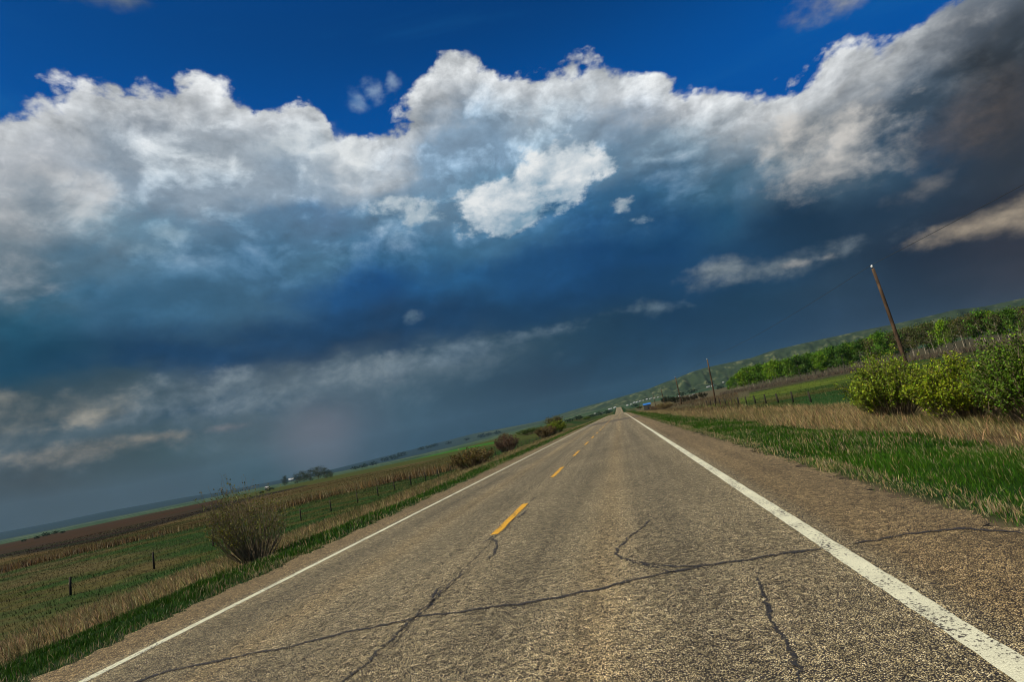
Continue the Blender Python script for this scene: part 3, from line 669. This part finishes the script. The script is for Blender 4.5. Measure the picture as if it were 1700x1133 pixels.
def shrub_meshes(h, w, stems, leaves, leaf, c_leaf, leaf_from=0.35, spread=0.9, thick=0.014, sub=3, skew=0.0, var=0.3, droop=0.1, jit=1.0, foot=1.0, vary=0.0):
    """multi-stemmed willow like shrub: returns stem mesh and foliage mesh (local origin at the foot)"""
    mb = MB(); tips = []
    for i in range(stems):
        a = RNG.uniform(0, 2*math.pi); rr = math.sqrt(RNG.random()); base = np.array([math.cos(a)*rr*w*0.18*foot, math.sin(a)*rr*w*0.18*foot, -0.08])
        hh = h*(RNG.uniform(0.72, 1.05)+RNG.normal(0, vary)*0.6)*(1-0.30*rr**2); out = w*0.5*rr*spread
        end = np.array([math.cos(a)*out+skew*hh, math.sin(a)*out, hh])
        pts = []
        bend = RNG.normal(0, 0.05*h, 3)
        for t in np.linspace(0, 1, 6):
            p_ = base*(1-t)+end*t; p_ = p_+bend*math.sin(t*math.pi)+np.array([math.cos(a), math.sin(a), 0])*out*0.15*math.sin(t*math.pi)-np.array([0, 0, droop*h*t*t*rr]); pts.append(p_)
        mb.tube(pts, [thick*(1-0.75*t)*RNG.uniform(0.7, 1.2) for t in np.linspace(0, 1, 6)], 4, cap=False)
        tips.append(np.array(pts))
        for _ in range(sub):
            t0 = RNG.uniform(0.3, 0.85); k_ = t0*5; i0 = int(k_); q = pts[i0]*(1-(k_-i0))+pts[min(i0+1, 5)]*(k_-i0)
            dirv = np.array([math.cos(a)+RNG.normal(0, 0.7), math.sin(a)+RNG.normal(0, 0.7), 1.3+RNG.random()]); dirv /= np.linalg.norm(dirv)
            ln = h*RNG.uniform(0.12, 0.28); pp = [q, q+dirv*ln*0.5+RNG.normal(0, 0.015, 3), q+dirv*ln]
            mb.tube(pp, [thick*0.45, thick*0.3, thick*0.15], 3, cap=False); tips.append(np.array([pp[0], pp[0]*.6+pp[1]*.4, pp[1], pp[1]*.5+pp[2]*.5, pp[2], pp[2]]))
    T = np.array(tips); n = leaves; idx = RNG.integers(0, len(T), n); u = leaf_from*5+RNG.random(n)**0.75*(5-leaf_from*5-1e-3)
    sub_m = idx % (sub+1) != 0; u = np.where(sub_m, RNG.random(n)*4.99, u)
    i0 = np.floor(u).astype(int); f = (u-i0)[:, None]; P_ = T[idx, i0]*(1-f)+T[idx, np.minimum(i0+1, 5)]*f
    k_ = P_[:, 2] > leaf_from*h*RNG.uniform(0.3, 1.0, n); P_ = P_[k_]+RNG.normal(0, 0.035*h/2.5, (k_.sum(), 3))*jit
    cl = fbm(P_[:, 0]/0.35+9, P_[:, 2]/0.35+P_[:, 1], 2, 5)
    c = colvar(len(P_), c_leaf, var)*(0.55+0.95*cl)[:, None]
    V, F, C = leaf_cards(P_, leaf, np.clip(c, 0.004, 0.6))
    return mb.build('stems', M_STEM, smooth=True, link=False), npmesh('foliage', V, F, M_LEAF, C, link=False)
def place2(name, loc, rz, meshes, names, label, cat, group=None, sc_=(1, 1, 1)):
    e = empty(name, loc, rz); e.scale = sc_
    tag(e, label, cat, group)
    for nm, me in zip(names, meshes):
        c_ = bpy.data.objects.new(nm, me); COL.objects.link(c_); c_.parent = e
    return e
def on(azd, r):
    x, y = polar(azd, r); return (x, y, gz(x, y))
# large willow bush on the left verge
bx, by = hit(425, 934)
place2('willow_bush', (bx, by, gz(bx, by)), 0.3, shrub_meshes(1.95, 2.0, 200, 5200, 0.032, (0.170, 0.165, 0.022), 0.36, 1.0, 0.0075, 3, skew=-0.12, droop=-0.02, jit=0.6, foot=0.55, vary=0.22),
       ('stems', 'foliage'), 'large many stemmed willow bush with sparse yellow green leaves on the left verge', 'bush')
# leafy bushes on the right
G_ = 'leafy bushes beside the road on the right'
sp = dict(leaf_from=0.34, spread=1.0, thick=0.018, sub=5, var=0.45, vary=0.16)
place2('leafy_bush', on(22.7, 30), 0.0, shrub_meshes(2.95, 2.9, 170, 30000, 0.068, (0.190, 0.260, 0.018), **sp), ('stems', 'foliage'),
       'rounded leafy bush at the left end of the row, the utility pole rising behind it', 'bush', G_)
place2('leafy_bush', on(27.3, 24.5), 1.0, shrub_meshes(2.40, 2.4, 140, 28000, 0.058, (0.240, 0.310, 0.014), **sp), ('stems', 'foliage'),
       'low bright yellow green bush between the rounded bush and the tallest bush', 'bush', G_)
place2('leafy_bush', on(32.2, 21.5), 2.0, shrub_meshes(2.95, 3.0, 160, 34000, 0.054, (0.120, 0.215, 0.016), **sp), ('stems', 'foliage'),
       'darker green tall dense bush cut off by the right edge of the picture', 'bush', G_)
place2('leafy_bush', on(30.4, 27.0), 0.5, shrub_meshes(2.1, 2.6, 110, 15000, 0.08, (0.120, 0.185, 0.016), **sp), ('stems', 'foliage'),
       'bush behind, filling the gap between the low bright bush and the tall dense one', 'bush', G_)
# smaller shrubs along the left fence
def dist_for(u, v): x, y = hit(u, v); return x, y
def shrub_at(u, v, h, w, stems, leaves, leaf, c, label, thick=0.02, leaf_from=0.2, name='willow_shrub', sub=3, group=None, scl=(1, 1, 1), rz=0):
    x, y = hit(u, v)
    return place2(name, (x, y, gz(x, y)), rz, shrub_meshes(h, w, stems, leaves, leaf, c, leaf_from, 1.0, thick, sub), ('stems', 'foliage'), label, 'bush', group, scl)
shrub_at(785, 776, 2.2, 4.4, 150, 5200, 0.12, (0.125, 0.095, 0.025), 'low wide brown green willow thicket by the left fence, nearest after the large willow bush', 0.028, scl=(1.15, 1.5, 1))
shrub_at(842, 750, 3.0, 4.6, 150, 4200, 0.14, (0.095, 0.050, 0.030), 'round dark reddish willow bush standing alone beside the left fence', 0.035)
shrub_at(838, 735, 4.6, 5.4, 90, 2600, 0.18, (0.11, 0.085, 0.03), 'taller thin brown bush rising just behind the round reddish bush', 0.035)
shrub_at(908, 727, 3.2, 5.4, 130, 4200, 0.2, (0.12, 0.085, 0.028), 'brown twiggy bush on the left verge in front of the bright green one', 0.04)
shrub_at(925, 720, 4.2, 6.0, 90, 6500, 0.22, (0.17, 0.22, 0.015), 'bright yellow green bush on the left verge close to where the road crests', 0.04)
shrub_at(922, 712, 8.0, 9.0, 80, 3800, 0.3, (0.10, 0.095, 0.03), 'tall thin leafed tree like bush showing above the horizon at the left of the road', 0.05)
shrub_at(880, 722, 4.6, 12.0, 80, 5200, 0.3, (0.075, 0.115, 0.018), 'long low dark green thicket left of the bright green bush', 0.05, scl=(1.3, 1, 0.8))
shrub_at(975, 697, 3.0, 9.0, 60, 3600, 0.3, (0.08, 0.13, 0.015), 'small dark green bushes clump at the left of the road near the crest', 0.05)
shrub_at(1104, 680, 3.0, 7.5, 180, 6500, 0.16, (0.20, 0.155, 0.055), 'pale yellowish brown thicket on the right verge before the blue roof', 0.035, scl=(1, 1.3, 1))
shrub_at(1088, 680.5, 2.4, 6.5, 90, 2600, 0.18, (0.13, 0.085, 0.045), 'reddish brown low thicket left of the pale thicket on the right verge', 0.04)
shrub_at(1108, 669, 5.6, 9.5, 80, 6500, 0.28, (0.022, 0.038, 0.016), 'dark almost black bush behind the pale thicket on the right', 0.06)
shrub_at(1124, 669, 4.0, 8.5, 60, 4200, 0.28, (0.028, 0.042, 0.016), 'dark bush between the second and third utility poles', 0.06)
shrub_at(1160, 664, 3.4, 10, 60, 3600, 0.26, (0.035, 0.040, 0.018), 'dark low bush just left of the second utility pole', 0.05)
shrub_at(1142, 668, 3.2, 9, 60, 3000, 0.26, (0.045, 0.040, 0.02), 'brownish low bush right of the third utility pole', 0.05)
shrub_at(1062, 679, 3.0, 7, 60, 3400, 0.26, (0.06, 0.11, 0.014), 'small green bush on the right verge below the blue roof', 0.05)

# ------------------------------------------------------------------ trees
def tree_meshes(h, w, nleaf, leaf, c_leaf, trunk_r=0.14, crown_from=0.3, limbs=16, dense=1.0, bark=None, lean=0.0):
    mb = MB(); top = np.array([RNG.normal(0, 0.25)+lean*h, RNG.normal(0, 0.25), h*0.93]); tp = []
    bend = RNG.normal(0, 0.25, 3)
    for t in np.linspace(0, 1, 7):
        tp.append(np.array([0, 0, -0.2])*(1-t)+top*t+bend*math.sin(t*math.pi)*np.array([1, 1, 0]))
    mb.tube(tp, [trunk_r*(1-0.85*t) for t in np.linspace(0, 1, 7)], 6, cap=False); tp = np.array(tp); cl = []
    for i in range(limbs):
        t0 = RNG.uniform(crown_from, 0.97); k_ = t0*6; i0 = min(int(k_), 5); q = tp[i0]*(1-(k_-i0))+tp[i0+1]*(k_-i0)
        a = RNG.uniform(0, 2*math.pi); u = (t0-crown_from)/(1-crown_from); L_ = w*0.5*(math.sin(math.pi*min(1, 0.18+0.82*u))**0.7+0.12)*RNG.uniform(0.6, 1.1)
        e = q+np.array([math.cos(a)*L_, math.sin(a)*L_, L_*RNG.uniform(0.25, 0.9)]); m_ = (q+e)/2+np.array([0, 0, -0.08*L_])
        mb.tube([q, m_, e], [trunk_r*0.35, trunk_r*0.22, trunk_r*0.06], 4, cap=False)
        for f in (0.5, 0.8, 1.0): cl.append(q*(1-f)+e*f)
    cl += [top, top+np.array([0, 0, 0.2])]; cl = np.array(cl)
    n = nleaf; idx = RNG.integers(0, len(cl), n); P_ = cl[idx]+RNG.normal(0, 1, (n, 3))*np.array([w*0.105, w*0.105, w*0.10])*dense
    cf = fbm(idx*1.7, idx*0+2.2, 2, 3)
    c = colvar(n, c_leaf, 0.28)*(0.6+0.8*cf)[:, None]
    V, F, C = leaf_cards(P_, leaf, np.clip(c, 0.004, 0.6), up=0.2)
    return mb.build('trunk', bark or M_ASPEN, link=False), npmesh('crown', V, F, M_LEAF, C, link=False)
GREENS = [tree_meshes(9.5, 5.4, 1500, 0.42, c, 0.13, 0.22, 20) for c in ((0.115, 0.230, 0.012), (0.080, 0.180, 0.014), (0.155, 0.270, 0.012), (0.055, 0.130, 0.014))]
SPARSE = [tree_meshes(10.0, 4.4, 850, 0.30, c, 0.13, 0.35, 22, 1.15) for c in ((0.115, 0.120, 0.030), (0.095, 0.095, 0.032), (0.080, 0.110, 0.022))]
tb = [(10.6, 0.02), (15.1, -0.24), (19.9, -0.37), (24.4, -0.45), (28.4, -0.65), (33, -0.55), (37, -0.6)]
tt = [(10.5, 0.75), (12.4, 1.55), (15.5, 1.55), (20.5, 1.72), (25.0, 2.08), (29.0, 1.95), (33, 1.65), (37, 1.7)]
def tree_line():
    n = 0; front = []
    for row, (dr_, off) in enumerate(((0, 0), (14, 0.4), (30, 0.2))):
        a = 10.5+off
        while a < 36.5:
            r = np.interp(a, [10, 15, 20, 24, 28, 33], [330, 300, 285, 270, 235, 215])+dr_+RNG.normal(0, 4)
            topel = np.interp(a, *zip(*tt))+RNG.normal(0, 0.10)-row*0.02
            x, y = polar(a, r); z = gz(x, y); h = (H_CAM+r*math.tan(rad(topel)))-z
            green = RNG.random() < np.interp(a, [10, 21, 23.5, 30, 36], [1.0, 0.97, 0.22, 0.25, 0.05])
            lib = GREENS if green else SPARSE; i_ = int(RNG.integers(len(lib))); s = h/(9.5 if green else 10.0)
            front.append((row, a, x, y, z, s, green, lib[i_])); n += 1
            a += (0.62 if green else 0.42)*RNG.uniform(0.75, 1.3)*(1+row*0.25)
    return front
TL = tree_line()
nG = sum(1 for t in TL if t[6])
def tree_label(row, a, green, i):
    kind = 'bright green leafy aspen' if green else 'thin brownish aspen with pale trunk'
    where = ('at the left end of the tree row' if a < 13 else 'left part of the tree row' if a < 17 else 'left of the nearest pole' if a < 24 else 'just right of the nearest pole' if a < 28 else 'right part of the tree row')
    return '%s, %s rank, %s' % (kind, ('front', 'second', 'rear')[row], where)
for i, (row, a, x, y, z, s, green, me) in enumerate(TL):
    lb = tree_label(row, a, green, i)
    place2('aspen_tree', (x, y, z), RNG.uniform(0, 6.28), me, ('trunk', 'crown'), lb, 'tree', 'aspens, ' + lb, (s*RNG.uniform(0.85, 1.1), s*RNG.uniform(0.85, 1.1), s))
# dry brush in front of the tree row
def brush():
    n = 26000; a = RNG.uniform(9.5, 37, n); r = np.interp(a, [10, 15, 20, 24, 28, 33], [318, 288, 270, 252, 220, 200])-RNG.uniform(-8, 26, n)
    x = r*np.sin(np.radians(a)); y = r*np.cos(np.radians(a)); c = colvar(n, (0.15, 0.125, 0.085), 0.35); c[RNG.random(n) < 0.35] *= 0.4
    V, F, C = blades(x, y, RNG.uniform(0.6, 2.0, n)*np.interp(a, [9, 20, 37], [0.8, 0.8, 1.0]), np.full(n, 0.13), c, 0.4, (0, 0), five=False)
    tag(npmesh('dry_brush', V, F, M_BLADE, C), 'grey brown leafless brush along the foot of the tree row', 'brush', kind='stuff')
    n = 9000; a = RNG.uniform(2, 11, n); r = RNG.uniform(95, 300, n); x = r*np.sin(np.radians(a)); y = r*np.cos(np.radians(a)); k_ = x > XR+9; x, y = x[k_], y[k_]; n = len(x)
    c = colvar(n, (0.13, 0.095, 0.05), 0.35); c[RNG.random(n) < 0.35] *= 0.4
    V, F, C = blades(x, y, RNG.uniform(0.3, 1.0, n), np.full(n, 0.09), c, 0.4, (0, 0), five=False)
    tag(npmesh('dry_brush', V, F, M_BLADE, C), 'low brown scrub around the second and third utility poles', 'brush', kind='stuff')
brush()
# clump of trees around the farmhouse on the left, small far trees
CL = [tree_meshes(10, 9.5, 1500, 0.5, c, 0.16, 0.06, 30, 1.15, M_STEM) for c in ((0.050, 0.070, 0.035), (0.040, 0.060, 0.030))]
LBL = ['slim dark tree just left of the white farmhouse roof', 'first tree right of the white farmhouse roof', 'grey green tree in the left half of the farm clump', 'tallest grey green tree in the middle of the farm clump',
       'leaning grey green tree in the right half of the farm clump', 'low tree closing the farm clump on the right', 'tree at the right foot of the farm clump']
for i, (u, v, ut, vt) in enumerate(((474, 807, 474, 793), (494, 803, 494, 789), (504, 801, 503, 785), (516, 799, 515, 782), (529, 797, 529, 778), (541, 795, 540, 779), (550, 794, 549, 785))):
    x, y = hit(u, v); r = math.hypot(x, y); z = gz(x, y); h = H_CAM+r*math.tan(rad(ae(ut, vt)[1]))-z; s = max(h, 2)/10
    place2('farm_tree', (x, y, z), i*1.3, CL[i % 2], ('trunk', 'crown'), LBL[i], 'tree', None, (s*(0.6 if i == 0 else 1.1), s, s*1.06))
FAR = [(700, 747, 6), (712, 744, 6), (668, 757, 8), (655, 762, 8), (640, 765, 7), (722, 741, 6), (745, 737, 5), (590, 779, 6), (604, 776, 7), (620, 772, 7), (800, 726, 7), (812, 723, 6), (826, 720, 6), (775, 731, 5),
       (448, 815, 6), (434, 819, 4), (62, 894, 4), (76, 890, 5), (92, 886, 4), (104, 885, 3), (40, 899, 3), (1180, 637, 6), (930, 703, 8), (946, 700, 7), (960, 697, 8), (1010, 686, 7), (996, 689, 7), (984, 692, 6), (1055, 675, 6), (1150, 652, 7), (1132, 657, 7), (1196, 645, 6), (1215, 640, 5)]
def far_woods():
    P_ = []
    for (u, v, s_) in FAR:
        x, y = hit(u, v+1); r = math.hypot(x, y); z = gz(x, y); hh = s_/938*r*0.9; n = 240
        q = RNG.normal(0, 1, (n, 3)); q /= np.linalg.norm(q, axis=1)[:, None]; q *= RNG.random((n, 1))**0.4
        P0 = np.stack([x+q[:, 0]*hh*1.3, y+q[:, 1]*hh, z+hh*0.45+q[:, 2]*hh*0.5], -1)
        P_.append(leaf_cards(P0, hh*0.22, colvar(n, (0.022, 0.045, 0.026), 0.3), up=0.1))
    V, F, C = merge(P_); tag(npmesh('far_woods', V, F, M_LEAF, C), 'dark specks of distant woodland scattered over the valley floor', 'woods', kind='stuff')
far_woods()

# ------------------------------------------------------------------ fences
def mat_plain(name, c, rough=0.6, metal=0.0):
    m_ = bpy.data.materials.new(name); m_.use_nodes = True; k = NT(m_.node_tree); b = k.N['Principled BSDF']
    P_ = k.N.new('ShaderNodeTexCoord').outputs['Object']; n = k.noise(P_, 5, 5, 0.6)
    k.L.new(k.v('SCALE', c, k.mr(n, 0.3, 0.7, 0.8, 1.1, 'LINEAR')), b.inputs['Base Color']); b.inputs['Roughness'].default_value = rough; b.inputs['Metallic'].default_value = metal
    return m_
M_WIRE = mat_plain('wire', (0.10, 0.095, 0.09), 0.5, 0.6); M_CLAY = mat_plain('porcelain', (0.75, 0.78, 0.80), 0.25); M_CABLE = mat_plain('cable', (0.03, 0.035, 0.04), 0.5)
def fence(name, posts, ph, pr, label, strands=(0.3, 0.6, 0.9)):
    x0, y0 = posts[0]; root = empty(name, (x0, y0, gz(x0, y0))); tag(root, label, 'fence'); o = np.array([x0, y0, gz(x0, y0)]); W_ = []
    for i, (x, y) in enumerate(posts):
        b = np.array([x, y, gz(x, y)])-o; l = RNG.normal(0, 0.035, 2)*ph; t = b+np.array([l[0], l[1], ph*RNG.uniform(0.93, 1.06)]); r_ = pr*RNG.uniform(0.85, 1.2)
        mb = MB(); mb.tube([b-np.array([0, 0, 0.3]), b*0.5+t*0.5, t], [r_, r_*0.97, r_*0.9], 8); mb.build('post', M_POST, root); W_.append((b, t))
    for s_ in strands:
        pts = []
        for i, (b, t) in enumerate(W_):
            q = b*(1-s_)+t*s_+np.array([pr*0.9, 0, 0])
            if i: pr_ = pts[-1]; pts.append((pr_+q)/2-np.array([0, 0, 0.03]))
            pts.append(q)
        MB().tube(pts, [0.004]*len(pts), 4).build('wire', M_WIRE, root)
LP = [hit(*q) for q in ((-60, 1040), (117, 990), (256, 946), (354, 908), (500, 866), (550, 850), (594, 836), (628, 824.5), (656, 815), (683, 807), (707, 799), (728, 793))]
x_, y_ = LP[-1]
for i in range(16): LP.append((x_+0.05*(i+1), y_+4.6*(i+1)))
fence('wire_fence', LP, 0.86, 0.05, 'line of dark wooden posts with thin wire along the left side of the road')
RP = [hit(*q) for q in ((1331, 667), (1314, 668), (1299, 669), (1282, 671), (1269, 672), (1256, 672.5), (1245, 673), (1235, 673), (1225, 672.5), (1214, 672), (1205, 671.5))]
RP = [(XR+17.8+i*0.06, 68+i*6.8) for i in range(0, 13)]
fence('wire_fence', RP, 1.30, 0.11, 'row of dark posts on the right between the dry grass and the green field')

# ------------------------------------------------------------------ utility poles and line
PX = [((1505, 603), (1449, 446), 24.5, 58), ((1187.5, 668), (1174, 597.5), 8.9, 152), ((1131.3, 671), (1121, 627), 5.83, 236), ((1101.5, 664), (1097, 646), 4.28, 330), ((1087, 669), (1083, 651), 3.40, 430), ((1051, 678), (1049, 670), 1.9, 640)]
PLB = ['nearest utility pole, tall dark wooden one rising behind the leafy bush', 'second utility pole, rusty brown, standing in the dry scrub', 'third utility pole, slim grey, above the dark bush',
       'fourth utility pole, short dark one left of the third', 'fifth utility pole, faint one near the blue roof', 'farthest tiny utility pole close to the road crest']
tops = []
for i, (bp_, tp_, azb, r) in enumerate(PX):
    x, y = polar(azb, r); z = gz(x, y); ta, te = ae(*tp_)
    if i == 5: ta, te = 1.95, 0.62
    if i == 4: ta, te = 3.42, 0.98
    tx, ty = polar(ta, r); tz = H_CAM+r*math.tan(rad(te))
    e = empty('utility_pole', (x, y, z)); tag(e, PLB[i], 'pole', 'utility poles along the right side')
    L_ = np.array([tx-x, ty-y, tz-z]); wob = np.array([0.06, 0.02, 0])
    pts = [L_*t+wob*math.sin(t*math.pi) for t in (-0.05, 0.25, 0.5, 0.75, 1.0)]
    k_ = 1.0 if i == 0 else 1.25 if i == 1 else 1.35
    MB().tube(pts, [0.17*k_, 0.158*k_, 0.145*k_, 0.13*k_, 0.115*k_], 12).build('shaft', M_POLE, e)
    cap = MB(); cap.tube([L_+np.array([-0.02, 0, -0.02]), L_+np.array([-0.02, 0, 0.10]), L_+np.array([-0.02, 0, 0.18])], [0.02, 0.02, 0.02], 6)
    cap.build('pin', M_WIRE, e)
    ins = MB(); ins.tube([L_+np.array([-0.02, 0, d]) for d in (0.10, 0.14, 0.20, 0.25, 0.30, 0.34)], [0.07, 0.12, 0.075, 0.11, 0.06, 0.03], 12); ins.build('insulator', M_CLAY, e)
    tops.append(np.array([tx-0.02, ty, tz+0.34]))
line = []
seq = [tops[0]+np.array([2.0, -92, 1.2])]+tops
for a_, b_ in zip(seq[:-1], seq[1:]):
    for t in np.linspace(0, 1, 24)[:-1 if b_ is not seq[-1] else None]: line.append(a_*(1-t)+b_*t-np.array([0, 0, 0.75*4*t*(1-t)]))
o = MB().tube(line, [0.016]*len(line), 5).build('power_line', M_CABLE); tag(o, 'single thin overhead wire strung along the tops of the utility poles', 'wire')

# ------------------------------------------------------------------ far buildings
M_ROOFW = mat_plain('white_sheet', (0.50, 0.52, 0.51), 0.5); M_ROOFB = mat_plain('blue_sheet', (0.03, 0.16, 0.50), 0.45); M_WALL = mat_plain('siding', (0.30, 0.30, 0.29), 0.7); M_DARK = mat_plain('dark_opening', (0.02, 0.02, 0.022), 0.4)
def house(name, x, y, z, w, d, h, rise, rz, mr_, mw, label, cat, group=None):
    e = empty(name, (x, y, z), rz); tag(e, label, cat, group)
    MB().box((0, 0, h/2-0.5), (w, d, h+1)).build('wall', mw, e, smooth=False)
    o_ = 0.04*w; V = np.array([[-w/2-o_, -d/2-o_, h], [w/2+o_, -d/2-o_, h], [w/2+o_, d/2+o_, h], [-w/2-o_, d/2+o_, h], [-w/2-o_, 0, h+rise], [w/2+o_, 0, h+rise]])
    npmesh('roof', V, [np.array([[0, 1, 5, 4], [2, 3, 4, 5], [0, 3, 2, 1]]), np.array([[1, 2, 5], [3, 0, 4]])], mr_, parent=e)
    MB().box((w*0.1, -d/2-0.03, h*0.4), (w*0.18, 0.05, h*0.8)).build('door', M_DARK, e, smooth=False)
    return e
x, y = hit(484, 800); r = math.hypot(x, y)
house('farmhouse', x, y, gz(x, y), r*0.0075, r*0.007, r*0.0028, r*0.0026, rad(30), M_ROOFW, M_WALL, 'low farmhouse with a white roof beside the tree clump on the left', 'house')
x, y = polar(2.62, 410); z = gz(x, y); h_ = max(1.0, H_CAM+410*math.tan(rad(0.02))-0.2-z); pass
house('shed', x, y, z, 5.0, 4.0, h_, 1.1, rad(-2), M_ROOFB, mat_plain('dark_siding', (0.055, 0.052, 0.038), 0.8), 'shed with a bright blue roof on the right where the road crests', 'shed')
house('cottage', *hit(444, 813), gz(*hit(444, 813)), 5, 4, 2.2, 1.6, 0.5, M_ROOFW, M_WALL, 'tiny white cottage alone in the green strip left of the farm', 'house')
BL = [(1013, 680), (1021, 677.5), (1042, 673.5), (1048, 671.5), (1053, 669.5), (1058, 668), (1063, 666.5), (1068, 665), (1074, 663.5), (1080, 661), (1086, 659.5), (1092, 657.5), (1176, 643), (1183, 641), (1201, 635), (1146, 658), (1152, 656), (1128, 659), (1000, 686), (988, 687.5)]
def bl_at(u, v):
    x, y = hit(u, v+0.8); r = math.hypot(x, y); k_ = min(1.0, 2100/r); x, y = x*k_, y*k_; return x, y, gz(x, y)
for i, (u, v) in enumerate(BL):
    x, y, z = bl_at(u, v); w = 6 if i % 3 else 10
    lab = 'tiny white roofed building of the hamlet below the hills past the road end' if u < 1100 else 'tiny pale building below the hillside, seen between the utility poles and the tree row'
    q_ = min(1.0, math.hypot(x, y)/1650); w *= q_; house('hamlet_house', x, y, z, w, 6*q_, 2.2*q_, 1.8*q_, rad(10+25*(i % 4)), M_ROOFW, M_ROOFW if i % 2 else M_WALL, lab, 'house', 'hamlet near the road end' if u < 1100 else 'buildings below the hillside')

# ------------------------------------------------------------------ air
def haze():
    x0, x1, y0, y1, z0, z1 = -9700, 9700, -9700, 9700, -420, 420
    V = np.array([[x, y, z] for x in (x0, x1) for y in (y0, y1) for z in (z0, z1)], float)
    F = np.array([(0, 1, 3, 2), (4, 6, 7, 5), (0, 4, 5, 1), (2, 3, 7, 6), (0, 2, 6, 4), (1, 5, 7, 3)])
    m_ = bpy.data.materials.new('air'); m_.use_nodes = True; nt = m_.node_tree; nt.nodes.clear()
    o_ = nt.nodes.new('ShaderNodeOutputMaterial'); v_ = nt.nodes.new('ShaderNodeVolumePrincipled')
    v_.inputs['Color'].default_value = (0.30, 0.55, 0.80, 1); v_.inputs['Density'].default_value = 0.00003; v_.inputs['Anisotropy'].default_value = 0.2
    nt.links.new(v_.outputs[0], o_.inputs['Volume'])
    tag(npmesh('haze', V, [F], m_), kind='stuff')
haze()
